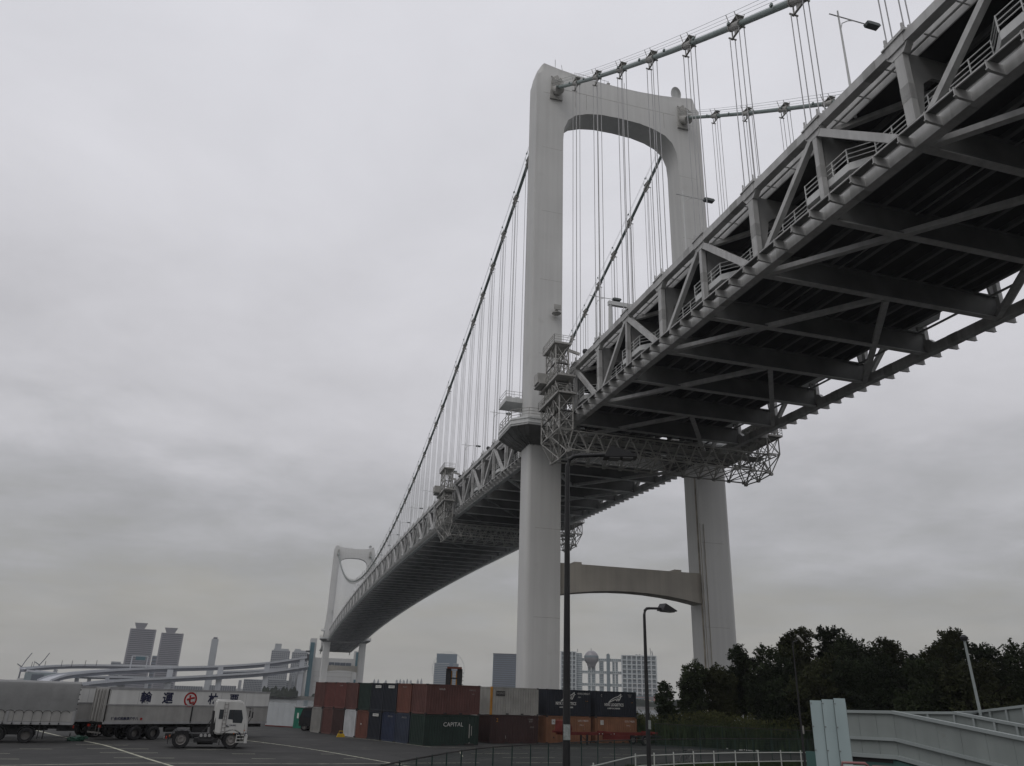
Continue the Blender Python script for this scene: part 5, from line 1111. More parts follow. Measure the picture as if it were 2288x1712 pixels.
# ================================================================== FOOTBRIDGE AT THE RIGHT
M_fb = mat('footbridge_panel', (0.23, 0.255, 0.245), .6, 0, .07, 1.2, 0, .12, ((0.16, 0.12, 0.10), 1.6, .66, .5)); M_fbl = mat('footbridge_rail', (0.27, 0.30, 0.295), .5, 0, .05, 1); M_teal = mat('girder_green', (0.055, 0.115, 0.105), .6, 0, .12, .6); M_pil = mat('pale_sheet', (0.35, 0.43, 0.435), .45, 0, .05, .8, 0, .08)
fb = thing('footbridge', 'grey panelled footbridge landing and ramp on green girders at lower right', 'footbridge', (0, 0, 0))
def wallrun(Pa, Pb, za, zb_, h, n, bot_off=0.0, mid=True, posts=False):
    Pa, Pb = Vector((Pa[0], Pa[1], 0)), Vector((Pb[0], Pb[1], 0)); d = (Pb-Pa).normalized(); nn = Vector((d.y, -d.x, 0))
    for k in range(n):
        u0, u1 = k/n, (k+1)/n; A = Pa.lerp(Pb, u0)+d*.004; B_ = Pa.lerp(Pb, u1)-d*.004; z0_, z1_ = za+(zb_-za)*u0, za+(zb_-za)*u1
        g = MB(); vs = [A, B_, B_, A]; g.add([(A.x, A.y, z0_-h), (B_.x, B_.y, z1_-h), (B_.x, B_.y, z1_), (A.x, A.y, z0_), (A.x-nn.x*.04, A.y-nn.y*.04, z0_-h), (B_.x-nn.x*.04, B_.y-nn.y*.04, z1_-h), (B_.x-nn.x*.04, B_.y-nn.y*.04, z1_), (A.x-nn.x*.04, A.y-nn.y*.04, z0_)],
              [(0, 1, 2, 3), (7, 6, 5, 4), (0, 4, 5, 1), (3, 2, 6, 7), (1, 5, 6, 2), (0, 3, 7, 4)]); put('parapet_panel', g, M_fb, fb)
        if posts: put('parapet_post', MB().beam((A.x+nn.x*.03, A.y+nn.y*.03, z0_-h), (A.x+nn.x*.03, A.y+nn.y*.03, z0_), .07, .07), M_fbl, fb)
    o_ = nn*.05
    put('cap_rail', MB().beam((Pa.x, Pa.y, za+.03), (Pb.x, Pb.y, zb_+.03), .14, .08), M_fbl, fb)
    if mid: put('mid_rail', MB().beam((Pa.x+o_.x, Pa.y+o_.y, za-h*.60), (Pb.x+o_.x, Pb.y+o_.y, zb_-h*.60), .07, .08), M_fbl, fb); put('foot_rail', MB().beam((Pa.x+o_.x, Pa.y+o_.y, za-h), (Pb.x+o_.x, Pb.y+o_.y, zb_-h), .12, .10), M_fbl, fb)
f1, f2, f3 = at_d(1880, 1592, 27.0), at_d(1995, 1594, 26.0), at_d(2330, 1663, 22.5)
hF = 1.12
wallrun(f1, f2, f1.z, f2.z, hF, 3); wallrun(f2, f3, f2.z, f3.z, hF, 6)
b1, b2, b3 = at_d(1960, 1594.5, 31), at_d(2134, 1595.5, 30), at_d(2330, 1633, 27)
wallrun(b1, b2, b1.z, b2.z, 1.05, 3, mid=False, posts=True); wallrun(b2, b3, b2.z, b3.z, 1.05, 4, mid=False, posts=True)
c1_, c2__, c3_ = b2, at_d(2180, 1593.5, 34), at_d(2330, 1576, 31)
wallrun(c1_, c2__, b2.z, c2__.z, 1.05, 1, mid=False, posts=True); wallrun(c2__, c3_, c2__.z, c3_.z, 1.05, 4, mid=False, posts=True)
def plank(P, Q, Rr, S_, zs, th, name, m):
    g = MB(); pts_ = [(P.x, P.y, zs[0]), (Q.x, Q.y, zs[1]), (Rr.x, Rr.y, zs[2]), (S_.x, S_.y, zs[3])]; lo_ = [(x, y, z-th) for x, y, z in pts_]
    g.add(pts_+lo_, [(0, 1, 2, 3), (7, 6, 5, 4), (0, 4, 5, 1), (1, 5, 6, 2), (2, 6, 7, 3), (3, 7, 4, 0)]); put(name, g, m, fb)
plank(f1, f2, b2, b1, (f1.z-hF+.02, f2.z-hF+.02, b2.z-1.03, b1.z-1.03), .18, 'deck', M_slab); plank(f2, f3, b3, b2, (f2.z-hF+.02, f3.z-hF+.02, b3.z-1.03, b2.z-1.03), .18, 'deck', M_slab)
plank(b2, b3, c3_, c2__, (b2.z-1.04, b3.z-1.04, c3_.z-1.03, c2__.z-1.03), .18, 'deck', M_slab)
def girder(A, B_, C_, z0_, off, dep, m):
    g = MB(); P_ = [A+Vector((0, off, 0)), B_+Vector((0, off, 0)), C_+Vector((0, off, 0))]
    zz = [A.z-hF-.05-z0_, B_.z-hF-.05-z0_, C_.z-hF-.05-z0_]
    for i in (0, 1): g.beam((P_[i].x, P_[i].y, zz[i]-dep/2), (P_[i+1].x, P_[i+1].y, zz[i+1]-dep/2), .10, dep); g.beam((P_[i].x, P_[i].y, zz[i]-dep), (P_[i+1].x, P_[i+1].y, zz[i+1]-dep), .34, .06)
    put('girder', g, m, fb)
girder(f1, f2, f3, 0.02, .25, .62, M_teal); girder(f1, f2, f3, .0, 1.9, 1.0, M_teal)
put('column', MB().tube((f2.x+.4, f2.y+1.2, ZG), (f2.x+.4, f2.y+1.2, f2.z-hF-.6), .35, 16), M_teal, fb)
# leaning-looking light pole on the ramp
lp = at_d(2190, 1592, 33); tp = at_d(2155, 1432, 33); t = thing('park_lamp', 'slim pale light pole rising from the footbridge ramp at right', 'street lamp', (lp.x, lp.y, ZG), 0)
dx_, dy_ = tp.x-lp.x, tp.y-lp.y
put('pole', MB().path([(0, 0, 0), (dx_*.0, dy_*.0, lp.z-ZG), (dx_, dy_, tp.z-ZG)], [.07, .05, .04], 8), M_fbl, t); put('lamp_cap', MB().lathe([(0, 0), (.09, 0), (.14, .12), (.05, .2), (0, .2)], 10, 'z', (dx_, dy_, tp.z-ZG)), M_dark, t)
# three pale folded sheets in front of the footbridge
t = thing('sheet_pillar', 'pale blue grey pillar clad in three vertical metal sheets beside the footbridge', 'pillar', (0, 0, 0))
a0, a1 = at_d(1817, 1640, 21.0), at_d(1898, 1637, 21.0); dd = Vector((a1.x-a0.x, a1.y-a0.y, 0)); nn = Vector((dd.y, -dd.x, 0)).normalized(); topz = at_d(1850, 1566, 21).z
for k in range(3):
    A = Vector((a0.x, a0.y, 0))+dd*(k/3+.004); B_ = Vector((a0.x, a0.y, 0))+dd*((k+1)/3-.012); tz = topz+.03*k
    C_ = B_-nn*.05; g = MB(); vs = [A+nn*.06, B_+nn*.02, B_-nn*.02, A-nn*.02]
    g.add([(q.x, q.y, ZG) for q in vs]+[(q.x, q.y, tz) for q in vs], [(3, 2, 1, 0), (4, 5, 6, 7), (0, 1, 5, 4), (1, 2, 6, 5), (2, 3, 7, 6), (3, 0, 4, 7)]); put('cladding_sheet', g, M_pil, t)
A = Vector((a0.x, a0.y, 0))-nn*.06; B_ = Vector((a1.x, a1.y, 0))-nn*.06
put('core', MB().beam((A.x, A.y, (ZG+topz)/2), (B_.x, B_.y, (ZG+topz)/2), .08, topz-ZG-.06), M_fbl, t)
rv = MB()
for k in range(3):
    for z in range(9):
        q = Vector((a0.x, a0.y, 0))+dd*(k/3+.03)+nn*.065; rv.box((q.x, q.y, ZG+.4+z*.5), (.02, .02, .02))
put('rivets', rv, M_rim, t)['kind'] = 'stuff'
# red bordered hoop rail at the bottom edge
t = thing('hoop_rail', 'low red and pale hoop rail at the bottom edge before the pillar', 'railing', (0, 0, 0)); M_redr = mat('rail_red', (0.24, 0.11, 0.11), .6)
h0, h1, h2, h3 = at_d(1879, 1740, 14), at_d(1882, 1704, 14), at_d(1933, 1706, 14), at_d(1946, 1716, 14)
put('hoop', MB().path([(h0.x, h0.y, h0.z-2), h0, h1, h2, h3, (h3.x+.05, h3.y, h3.z-2.4)], .02, 8), M_redr, t)
h4, h5 = at_d(1952, 1712, 13.6), at_d(2060, 1716, 13.2); put('hoop', MB().path([(h4.x, h4.y, h4.z-2), h4, h5, (h5.x, h5.y, h5.z-2)], .02, 8), M_redr, t)
t2 = MB().path([(h1.x+.02, h1.y-.01, h1.z-.05), (h2.x, h2.y, h2.z-.05)], .02, 6); put('inner_bar', t2, M_wrail, t)

# ================================================================== FAR SHORE: ANCHORAGE, RAMPS AND BUILDINGS
M_anch = mat('anchorage_pale', (0.46, 0.46, 0.45), .7, 0, .05, .05, 0, .06); M_tealp = mat('anchorage_teal', (0.05, 0.12, 0.145), .5, 0, .1, .1); M_bwin = mat('far_window', (0.075, 0.09, 0.11), .3, 0, .15, .05)
t = thing('anchorage_building', 'pale blocky anchorage building with teal strips behind the far tower', 'building', (0, 0, 0))
put('side_slab', MB().bb(-21.5, -15.6, 731, 760, ZW, 51.5), M_anch, t); put('teal_strip', MB().bb(-21.6, -17.6, 728.5, 731, ZW+1, 47.5), M_tealp, t)
put('wall', MB().bb(-15.5, 28, 733, 770, ZW, 33.5), M_anch, t); put('corner_pier', MB().bb(22.5, 28.5, 730.5, 733, ZW, 41), M_anch, t)
put('teal_strip', MB().bb(24.5, 28.6, 729.7, 730.5, 22, 40), M_tealp, t); put('teal_strip', MB().bb(24.5, 28.6, 729.7, 730.5, ZW, 14), M_tealp, t)
for k in range(4): put('window', MB().bb(-1.5+5.6*k+.2, 4.1+5.6*k-.2, 732.6, 733, 23.8, 29.6), M_bwin, t)
for z in (6, 11, 16, 20): put('joint_band', MB().bb(-15.5, 22.4, 732.85, 733, z, z+.25), M_seam, t)
for x, z0_, z1_ in ((-28.5, ZW, 20), (-24.6, ZW, 24)): put('service_column', MB().bb(x, x+1.6, 728, 731, z0_, z1_), M_anch, t)
put('stair_landing', MB().bb(-24, -21.6, 726, 731, 30, 36).bb(-25.5, -21.6, 727, 731, 38, 39.5), M_dark, t)
# double deck viaduct sweeping left and curling round
M_viag = mat('viaduct_girder', (0.13, 0.14, 0.165), .6, 0, .05, .05)
M_via = mat('viaduct_paint', (0.42, 0.435, 0.46), .6, 0, .05, .05, 0, .1)
via = thing('viaduct', 'double deck pale viaduct sweeping left from the anchorage and curling round', 'viaduct', (0, 0, 0))
def pxp(l, D): return [at_d(px, py, d) for (px, py), d in zip(l, D)]
def vdeck(pts3, wd, dep, name):
    g = MB(); P = []
    Q = [2*pts3[0]-pts3[1]]+pts3+[2*pts3[-1]-pts3[-2]]
    for i in range(1, len(Q)-2):
        for k in range(6):
            u = k/6; a, b, c, d = Q[i-1:i+3]; P.append(.5*((2*b)+(c-a)*u+(2*a-5*b+4*c-d)*u*u+(3*b-a-3*c+d)*u**3))
    P.append(pts3[-1])
    for prof, pn, pm_ in (([(0, 0), (0, -1.75), (wd, -1.75), (wd, 0), (wd-.3, 0), (wd-.3, -1.2), (.3, -1.2), (.3, 0)], name, M_via), ([(1.3, -1.76), (1.3, -dep), (wd-1.3, -dep), (wd-1.3, -1.76)], name.replace('deck', 'girder').replace('ramp', 'ramp_girder'), M_viag)):
        m_ = len(prof); vs = []; g = MB()
        for i, p in enumerate(P):
            d = (P[min(i+1, len(P)-1)]-P[max(i-1, 0)]); d.z = 0; d.normalize(); n = Vector((-d.y, d.x, 0))
            for u, z in prof: vs.append((p.x+n.x*u, p.y+n.y*u, p.z+z))
        g.add(vs, [(i*m_+j, (i+1)*m_+j, (i+1)*m_+(j+1) % m_, i*m_+(j+1) % m_) for i in range(len(P)-1) for j in range(m_)]+[tuple(range(m_)), tuple(range((len(P)-1)*m_+m_-1, (len(P)-1)*m_-1, -1))])
        put(pn, g, pm_, via)
    return P
vdeck(pxp([(112, 1519), (150, 1506), (210, 1498.5), (290, 1493.5), (385, 1489.5), (494, 1486.5), (596, 1479.5), (676, 1468.5), (690, 1466)], [760, 776, 790, 805, 820, 830, 835, 840, 842]), 11, 4.4, 'upper_deck')
vdeck(pxp([(176, 1528), (230, 1522), (290, 1517.5), (385, 1512.5), (494, 1506.5), (596, 1499.5), (676, 1488.5), (690, 1486)], [775, 785, 800, 815, 826, 833, 839, 842]), 11, 4.6, 'lower_deck')
vdeck(pxp([(58, 1491.5), (105, 1487.5), (170, 1484.5), (260, 1485), (340, 1486.5), (400, 1488)], [905, 915, 925, 925, 915, 905]), 10, 4.0, 'back_deck')
vdeck(pxp([(112, 1519), (122, 1527), (150, 1529), (200, 1526)], [760, 750, 752, 770]), 9, 3.4, 'loop_deck')
vdeck(pxp([(60, 1496), (110, 1502), (180, 1508), (240, 1510), (330, 1512)], [905, 880, 868, 870, 880]), 9, 3.2, 'inner_ramp')
vdeck(pxp([(500, 1499), (560, 1497), (640, 1492)], [866, 870, 874]), 9, 3.0, 'inner_ramp')
for px, py, D in ((273, 1519, 805), (381, 1497, 820), (494, 1489, 832), (598, 1481, 838), (676, 1471, 843)):
    p = at_d(px, py, D); put('pier', MB().bb(p.x-2.4, p.x+2.4, p.y-2.2, p.y+3.5, ZW, p.z+.3), M_via, via); put('pier_head', MB().bb(p.x-2.6, p.x+2.6, p.y-2.8, p.y+1.0, p.z-13.5, p.z-11.5), M_via, via)
for px, py, D in ((84, 1498, 915), (124, 1496, 920), (175, 1500, 790), (200, 1512, 872), (240, 1512, 800), (330, 1512, 885), (537, 1520, 872), (650, 1512, 860), (664, 1512, 862)):
    p = at_d(px, py, D); put('pier', MB().bb(p.x-1.4, p.x+1.4, p.y, p.y+3, ZW, p.z), M_via, via)
sg = at_d(291, 1492, 812); put('sign_gantry', MB().tube((sg.x, sg.y, sg.z-2), (sg.x, sg.y, sg.z+10), .5, 6).tube((sg.x, sg.y, sg.z+10), (sg.x+13, sg.y, sg.z+10), .4, 6).tube((sg.x+13, sg.y, sg.z), (sg.x+13, sg.y, sg.z+10), .5, 6), M_via, via); put('sign_board', MB().bb(sg.x+3, sg.x+11, sg.y-.5, sg.y, sg.z+6.5, sg.z+9.6), M_tealp, via)
lm = MB()
for px, py in ((70, 1490), (75, 1488), (100, 1488), (137, 1487), (160, 1487), (190, 1486), (215, 1486)):
    p = at_d(px, py, 915); lm.tube((p.x, p.y, p.z-1), (p.x, p.y, p.z+4.5), .25, 4)
put('deck_lamp', lm, M_dark, via)['kind'] = 'stuff'
def building(label, name, px0, px1, top_py, D, depth, style, m, mw, floors=24, bays=10, grp=None):
    a_, b_ = at_d(px0, 1520, D), at_d(px1, 1520, D); cx_, cy_ = (a_.x+b_.x)/2, (a_.y+b_.y)/2; W_ = hypot(b_.x-a_.x, b_.y-a_.y); H_ = at_d((px0+px1)/2, top_py, D).z-ZW; az = atan2(b_.y-a_.y, b_.x-a_.x)
    t = thing(name, label, 'building', (cx_, cy_, ZW), az, grp); fh = H_/floors
    if style == 'slabs':
        put('core', MB().bb(-W_/2+1, W_/2-1, 1, depth-1, 0, H_-.5), mw, t); g = MB()
        for k in range(floors+1): g.bb(-W_/2, W_/2, 0, depth, k*fh, k*fh+fh*.42)
        o = put('floor_bands', g, m, t); o['kind'] = 'stuff'
        put('corner_pier', MB().bb(-W_/2-.3, -W_/2+2.2, -.3, depth*.2, 0, H_), m, t); put('corner_pier', MB().bb(W_/2-2.2, W_/2+.3, -.3, depth*.2, 0, H_), m, t)
    else:
        put('wall', MB().bb(-W_/2, W_/2, .5, depth, 0, H_), m, t); g = MB(); bw = W_/bays
        for k in range(1, floors):
            if style == 'glass': g.bb(-W_/2+1, W_/2-1, .2, .5, k*fh, k*fh+fh*.55)
            else:
                for j in range(bays): g.bb(-W_/2+j*bw+bw*.2, -W_/2+(j+1)*bw-bw*.2, .2, .5, k*fh, k*fh+fh*.55)
        o = put('window_rows', g, mw, t); o['kind'] = 'stuff'
    return t, W_, H_, fh
M_bt = mat('tower_block_grey', (0.22, 0.215, 0.235), .7, 0, .04, .02); M_bw = mat('tower_block_window', (0.075, 0.08, 0.10), .4, 0, .1, .05); M_bb = mat('blue_glass_tower', (0.13, 0.165, 0.20), .35, 0, .06, .03); M_bl = mat('pale_block', (0.30, 0.315, 0.325), .7, 0, .05, .02)
for px0, px1, ty, c0, c1, ct, lb in ((268, 328, 1406, 302, 331, 1391, 'left and taller of the twin banded towers with flared crowns'), (341, 392, 1415.5, 369, 398, 1402, 'right and lower of the twin banded towers with flared crowns')):
    t, W_, H_, fh = building(lb, 'apartment_tower', px0, px1, ty, 1500, 34, 'slabs', M_bt, M_bw, 30, 10, 'twin towers on the far shore')
    a_, b_ = at_d(c0, ct, 1500), at_d(c1, ct, 1500); w2 = hypot(b_.x-a_.x, b_.y-a_.y)/2; hh = a_.z-ZW-H_; o0, o1 = at_d(px0, 1520, 1500), at_d(px1, 1520, 1500); ax_ = Vector((o1.x-o0.x, o1.y-o0.y, 0)).normalized(); mc = (a_+b_)/2-(o0+o1)/2; off = mc.x*ax_.x+mc.y*ax_.y
    g = MB(); ws, wt = w2*.55, w2
    g.add([(off-ws, 4, H_), (off+ws, 4, H_), (off+ws, 24, H_), (off-ws, 24, H_), (off-wt, 1, H_+hh), (off+wt, 1, H_+hh), (off+wt, 27, H_+hh), (off-wt, 27, H_+hh)], [(3, 2, 1, 0), (4, 5, 6, 7), (0, 1, 5, 4), (1, 2, 6, 5), (2, 3, 7, 6), (3, 0, 4, 7)])
    put('flared_crown', g, M_bt, t)
building('low blue glass block between the twin towers', 'office_block', 330, 352, 1465, 1600, 30, 'glass', M_bb, M_bw, 10)
t, W_, H_, fh = building('slim grey incinerator chimney standing alone right of the twin towers', 'chimney', 458, 474, 1427, 1500, 15, 'plain', M_bl, M_bl, 2, 1); put('flue', MB().bb(-W_*.3, W_*.3, 3, 9, H_, H_+3), M_bw, t)
for px0, px1, ty, lb, ct in ((598, 640, 1449, 'pale flat block with a small roof hut left of the anchorage', 1437), (645, 682, 1453, 'pale round shouldered block right behind the anchorage slab', 1449)):
    t, W_, H_, fh = building(lb, 'apartment_tower', px0, px1, ty+4, 1250, 26, 'grid', M_bl, M_bw, 22, 9)
    hh = at_d(px0, ct, 1250).z-ZW-H_; put('roof_hut', MB().bb(-W_*.36, W_*.0, 4, 14, H_, H_+hh).bb(-W_*.4, W_*.42, 2, 20, H_, H_+2.4), M_bl, t)
for px0, px1, ty, D, lb in ((545, 588, 1518, 960, 'low grey office block under the viaduct, beside the tall pier'), (600, 636, 1518, 950, 'low grid windowed block between two viaduct piers'), (640, 662, 1521, 955, 'small dark block just left of the anchorage'), (470, 530, 1532, 1000, 'long low banded block under the viaduct'), (392, 455, 1533, 1000, 'low pale shed under the viaduct at left'), (240, 262, 1478, 1650, 'tiny far block left of the twin towers'), (262, 290, 1483, 1600, 'flat brownish block at the foot of the left twin tower')):
    building(lb, 'office_block', px0, px1, ty, D, 22, 'grid', M_bl, M_bw, 9, 12)
t = thing('construction_crane', 'thin crane jib rising at the far left horizon', 'crane', (0, 0, 0), 0, 'cranes at the far left')
def crane(t, l, D): P_ = [at_d(x, y, D) for x, y in l]; put('mast', MB().path([(P_[0].x, P_[0].y, ZW), P_[0]], .9, 5), M_bw, t); put('jib', MB().path(P_, .45, 4), M_bw, t); put('counter_jib', MB().tube(P_[0], P_[0]+Vector((-5, 0, 3)), .5, 4), M_bw, t)
crane(t, [(48, 1490), (60, 1473), (72, 1459)], 1100)
t = thing('construction_crane', 'second thin crane jib just right of the first at the far left', 'crane', (0, 0, 0), 0, 'cranes at the far left'); crane(t, [(88, 1486), (101, 1472), (111, 1459)], 1100)
t = thing('harbour_shed', 'pale teal harbour shed with rounded dark doorway at far left', 'building', (0, 0, 0)); p = at_d(52, 1520, 880); q = at_d(126, 1520, 880)
put('wall', MB().bb(p.x, q.x, p.y, p.y+20, ZW, at_d(60, 1502, 880).z), mat('shed_teal', (0.20, 0.24, 0.25), .7), t); put('doorway', MB().bb(p.x+6, p.x+16, p.y-.4, p.y, ZW, at_d(60, 1506, 880).z), M_bwin, t); put('annex', MB().bb(p.x-6, p.x, p.y+2, p.y+16, ZW, at_d(60, 1516, 880).z), M_anch, t)
# --- shore right of the far tower
t, W_, H_, fh = building('stepped blue grey hotel tower behind the forklift mast', 'hotel_tower', 968, 1023, 1482, 1250, 30, 'glass', M_bl, M_bb, 20); hh = at_d(1000, 1461, 1250).z-ZW-H_
put('upper_block', MB().bb(-W_*.42, W_*.42, 1, 26, H_, H_+hh), M_bb, t); put('glass_strip', MB().bb(W_*.12, W_*.28, -.3, .4, 0, H_), M_bb, t)
t, W_, H_, fh = building('plain dark blue glass tower left of the near bridge leg', 'office_tower', 1100, 1154, 1463, 1250, 30, 'glass', M_bb, M_bw, 22); put('parapet', MB().bb(-W_/2-.3, W_/2+.3, -.3, 30, H_, H_+1.6), M_bw, t)
fw_ = at_d(1000, 1530, 1600); t = thing('ferris_wheel', 'big faint ferris wheel half hidden behind the stepped hotel tower', 'ferris wheel', (fw_.x, fw_.y, ZW)); Rw = 31
rm = MB()
for yy in (0, 2.4): rm.path([(Rw*cos(a), yy, Rw+22+Rw*sin(a)) for a in [2*pi*k/48 for k in range(49)]], .10, 4)
put('rim', rm, M_bl, t); cb_ = MB()
for k in range(48): a = 2*pi*k/48; cb_.box(((Rw+1.2)*cos(a), 1.2, Rw+22+(Rw+1.2)*sin(a)), (.9, 1.0, 1.1))
put('cabins', cb_, M_bl, t)['kind'] = 'stuff'; spk = MB()
for k in range(16): a = 2*pi*k/16; spk.tube((0, 1.2, Rw+22), (Rw*cos(a), 1.2, Rw+22+Rw*sin(a)), .12, 3)
put('spokes', spk, M_bl, t); put('support', MB().tube((0, 1.2, Rw+22), (-14, 1.2, 0), .8, 5).tube((0, 1.2, Rw+22), (14, 1.2, 0), .8, 5), M_bl, t)
# jagged low roofs between
for px0, px1, lb in ((823, 866, 'jagged row of small roof peaks right of the far tower'), (882, 945, 'longer jagged row of small roof peaks above the dark containers')):
    a_, b_ = at_d(px0, 1527, 1150), at_d(px1, 1527, 1150); t = thing('exhibition_roof', lb, 'building', (a_.x, a_.y, ZW), atan2(b_.y-a_.y, b_.x-a_.x)); W_ = hypot(b_.x-a_.x, b_.y-a_.y); H_ = a_.z-ZW
    put('wall', MB().bb(0, W_, 0, 20, 0, H_), M_bl, t); g = MB(); n_ = int(W_/4.4)
    for k in range(n_):
        if random.random() < .8: x = W_*(k+.5)/n_; g.prism([(x-1.9, H_), (x+1.9, H_), (x+1.4, H_+3.4), (x, H_+random.uniform(5, 8)), (x-1.4, H_+3.2)], 2, 8)
    put('roof_peaks', g, M_bl, t)['kind'] = 'stuff'
# --- the broadcasting headquarters: two slabs joined by sky corridors, a ball carried between them
M_ftv = mat('hq_aluminium', (0.42, 0.45, 0.455), .5, 0, .04, .05); M_fwin = mat('hq_window', (0.15, 0.185, 0.20), .35, 0, .1, .1); M_ball = mat('hq_sphere', (0.22, 0.21, 0.22), .4, .3, .05, .1)
DF = 1180; L0 = at_d(1253, 1560, DF); R0_ = at_d(1470, 1560, DF); azf = atan2(R0_.y-L0.y, R0_.x-L0.x); WF = hypot(R0_.x-L0.x, R0_.y-L0.y); kx = WF/217.0
hq = thing('broadcast_building', 'large grid fronted building with sky corridors and a silver ball between its blocks', 'building', (L0.x, L0.y, ZW), azf)
X = lambda px: (px-1253)*kx
Zp = lambda py, px=1360: at_d(px, py, DF).z-ZW + (px-1360)*0.0
def zrow(py, px): return at_d(px, py, DF).z-ZW
TL, TR_ = zrow(1456, 1280), zrow(1465, 1430)
def block(x0, x1, H_, rows, cols, nm):
    put(nm, MB().bb(x0, x1, 3, 26, 0, H_-1), M_fwin, hq); g = MB(); n_ = cols
    for k in range(n_+1): x = x0+(x1-x0)*k/n_; g.bb(x-.9, x+.9, 0, 3.2, 0, H_)
    for k in range(rows+1): z = H_*k/rows; g.bb(x0-.9, x1+.9, .2, 3.1, max(0, z-1.0), z+.2)
    put('facade_grid', g, M_ftv, hq)
    g = MB()
    for k in range(rows*3): z = H_*k/(rows*3); g.bb(x0, x1, 2.4, 3.0, z, z+.5)
    put('floor_line', g, M_ftv, hq)['kind'] = 'stuff'
block(X(1253), X(1287), TL, 12, 4, 'left_block'); block(X(1392), X(1469), TR_, 11, 7, 'right_block')
put('left_block_side', MB().bb(X(1288), X(1300), 6, 40, 0, TL-1.5), M_ftv, hq)
g = MB()
for k in range(24): g.bb(X(1287.6), X(1300.4), 5.6, 6, TL*k/24, TL*k/24+1.1)
put('side_grille', g, M_fwin, hq)['kind'] = 'stuff'
for py in (1473.5, 1501.5, 1529.5):
    z0_ = zrow(py+4.0, 1340); z1_ = zrow(py-2.5, 1340); put('sky_corridor', MB().bb(X(1296), X(1393), 8, 13, z0_, z1_), M_ftv, hq); w3 = MB()
    for k in range(22): xx = X(1298)+(X(1391)-X(1298))*k/22; w3.bb(xx, xx+1.5, 7.7, 8, z0_+(z1_-z0_)*.45, z1_-.6)
    put('corridor_windows', w3, M_fwin, hq)['kind'] = 'stuff'
for a_, b_ in ((1314, 1321), (1322, 1331.5), (1340, 1350.5), (1370, 1376), (1377, 1383)):
    tp_ = zrow(1476, (a_+b_)/2); put('mega_column', MB().bb(X(a_), X(b_), 9, 16, 0, tp_), M_ftv, hq); w3 = MB()
    for k in range(26): w3.bb(X(a_)+.8, X(b_)-.8, 8.7, 9, tp_*k/26+.4, tp_*k/26+1.9)
    put('column_louvre', w3, M_fwin, hq)['kind'] = 'stuff'
put('central_mast', MB().bb(X(1357), X(1365), 4, 9, 0, zrow(1463, 1361)).prism([(X(1357), zrow(1463, 1361)), (X(1365), zrow(1463, 1361)), (X(1361), zrow(1460, 1361))], 4, 9), M_fwin, hq)
sc_z = zrow(1470, 1322); b = bmesh.new(); bmesh.ops.create_uvsphere(b, u_segments=32, v_segments=20, radius=X(1338.5)-X(1322))
me = bpy.data.meshes.new('sphere'); b.to_mesh(me); b.free(); me.materials.append(None); Rs = X(1338.5)-X(1322)
put('silver_ball', me, M_ball, hq, Matrix.Translation((X(1322.5), 8, sc_z)), smooth=True); put('ball_window_band', MB().lathe([(Rs*1.0, -1.2), (Rs*1.012, -1.0), (Rs*1.012, 1.4), (Rs*.99, 1.6)], 32, 'z', (X(1322.5), 8, sc_z+1.5)), M_fwin, hq)
put('ball_neck', MB().lathe([(Rs*.5, -Rs*1.25), (Rs*.72, -Rs*.6)], 24, 'z', (X(1322.5), 8, sc_z)), M_ball, hq); put('roof_mast', MB().tube((X(1322), 8, sc_z+Rs), (X(1322), 8, sc_z+Rs+3), .4, 5), M_bw, hq)
put('roof_aerials', MB().tube((X(1459), 10, TR_), (X(1457), 10, TR_+11), .4, 4).tube((X(1463), 10, TR_), (X(1461), 10, TR_+7), .5, 4).lathe([(0, 0), (2.2, .6), (0, 1.2)], 8, 'z', (X(1426), 10, TR_+1)).lathe([(0, 0), (1.8, .6), (0, 1.2)], 8, 'z', (X(1433), 10, TR_+1)).tube((X(1290), 20, TL), (X(1290), 20, TL+5), .3, 4), M_bw, hq)
t = thing('pink_terraced_block', 'low pink and cream terraced building in front of the right block of the broadcasting headquarters', 'building', (L0.x, L0.y, ZW), azf); t['label'] = 'low pink and cream terraced building below the big grid fronted building'
zt_ = zrow(1555, 1445); put('wall', MB().bb(X(1415), X(1464), -30, -6, 0, zt_), mat('pink_render', (0.42, 0.22, 0.20), .8), t); g = MB()
for k in range(5): g.bb(X(1416), X(1458), -30.6, -30, zt_*k/5+1.2, zt_*k/5+3.0)
put('terrace_openings', g, M_fwin, t)['kind'] = 'stuff'; put('terrace_slab', MB().bb(X(1414), X(1452), -31.5, -30.7, zt_*.55, zt_*.62).bb(X(1414), X(1456), -31.5, -30.7, zt_*.3, zt_*.36), mat('cream_render', (0.42, 0.38, 0.26), .8), t)
t = thing('terminal_roof', 'long low grey vaulted roof on the far shore left of the trees', 'building', (L0.x, L0.y-180, ZW), azf)
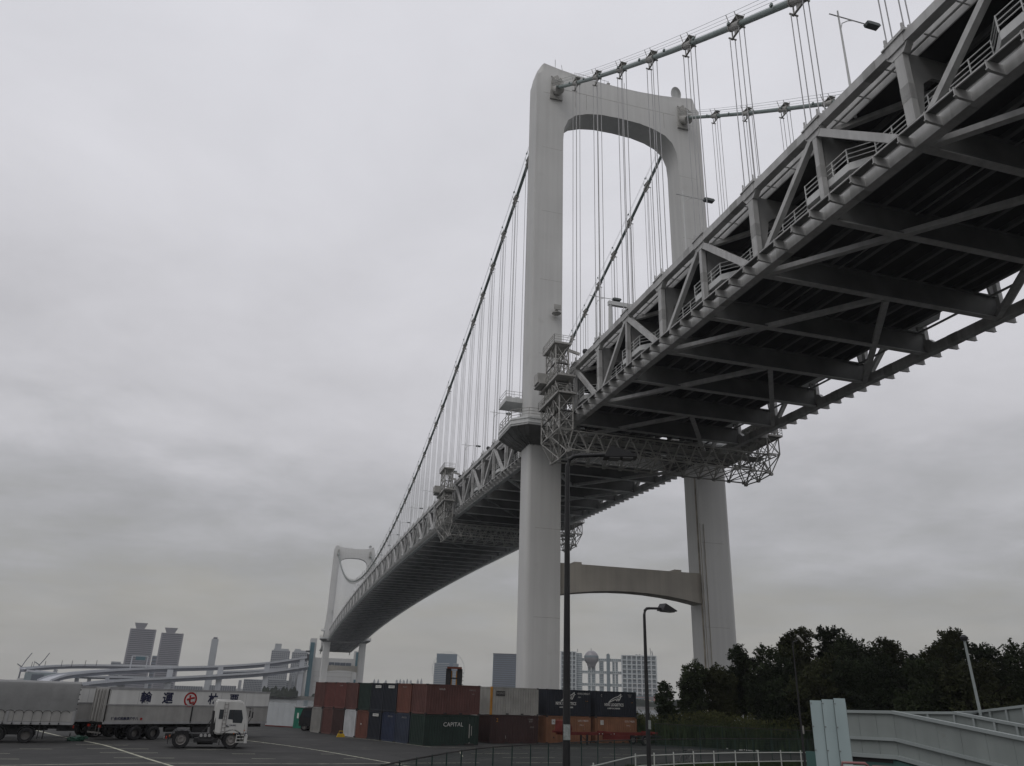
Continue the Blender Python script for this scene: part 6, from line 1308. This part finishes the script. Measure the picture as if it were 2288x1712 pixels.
put('vault', MB().prism([(0, 0), (0, 6.5), (8, 11), (22, 13), (36, 11.5), (60, 9), (90, 7.5), (130, 7), (130, 0)], 0, 25).mesh(), mat('roof_blue_grey', (0.10, 0.11, 0.13), .6), t, Matrix.Translation((X(1400)*.85, 0, 0))); put('base_wall', MB().bb(X(1400)*.85, X(1400)*.85+130, -1, -.02, 0, 3), M_bl, t)
# wooded strip of far shore
M_farwood = mat('far_foliage', (0.035, 0.045, 0.03), .95, 0, .4, .1)
def far_wood(px0, px1, D, hmin, hmax, name):
    a_, b_ = at_d(px0, 1550, D), at_d(px1, 1550, D); g = MB(); rnd = random.Random(int(px0))
    for _ in range(int((px1-px0)*60)):
        u = rnd.random(); x, y = a_.x+(b_.x-a_.x)*u, a_.y+(b_.y-a_.y)*u+rnd.uniform(0, 14); h = ZW+2+rnd.uniform(.1, 1)*(hmin+(hmax-hmin)*(.5+.5*sin(u*40)*cos(u*17))); s_ = rnd.uniform(.5, 1.2); k = len(g.v)
        g.v += [(x-s_, y, h-s_), (x+s_, y+rnd.uniform(-.5, .5), h-s_*.6), (x+rnd.uniform(-.5, .5), y, h+s_)]; g.f.append((k, k+1, k+2))
    o = put(name, g.mesh(name, fix=False), M_farwood); o['kind'] = 'stuff'
far_wood(586, 664, 742, 3, 8, 'far_shrubs'); far_wood(700, 1300, 800, 1, 3, 'far_shrubs'); far_wood(1380, 1800, 900, 4, 8, 'far_shrubs')
# ------------------------------------------------------------------ haze
hz = put('haze', MB().bb(-1500, 2600, -420, 3400, -14, 128), None); hz['kind'] = 'stuff'
hm = bpy.data.materials.new('haze'); hm.use_nodes = True; nt = hm.node_tree; nt.nodes.clear(); oo = nt.nodes.new('ShaderNodeOutputMaterial'); pv = nt.nodes.new('ShaderNodeVolumePrincipled')
pv.inputs['Density'].default_value = 0.00012; pv.inputs['Color'].default_value = (0.93, 0.95, 1.0, 1); pv.inputs['Anisotropy'].default_value = 0.2; nt.links.new(pv.outputs[0], oo.inputs['Volume'])
hz.material_slots[0].material = hm
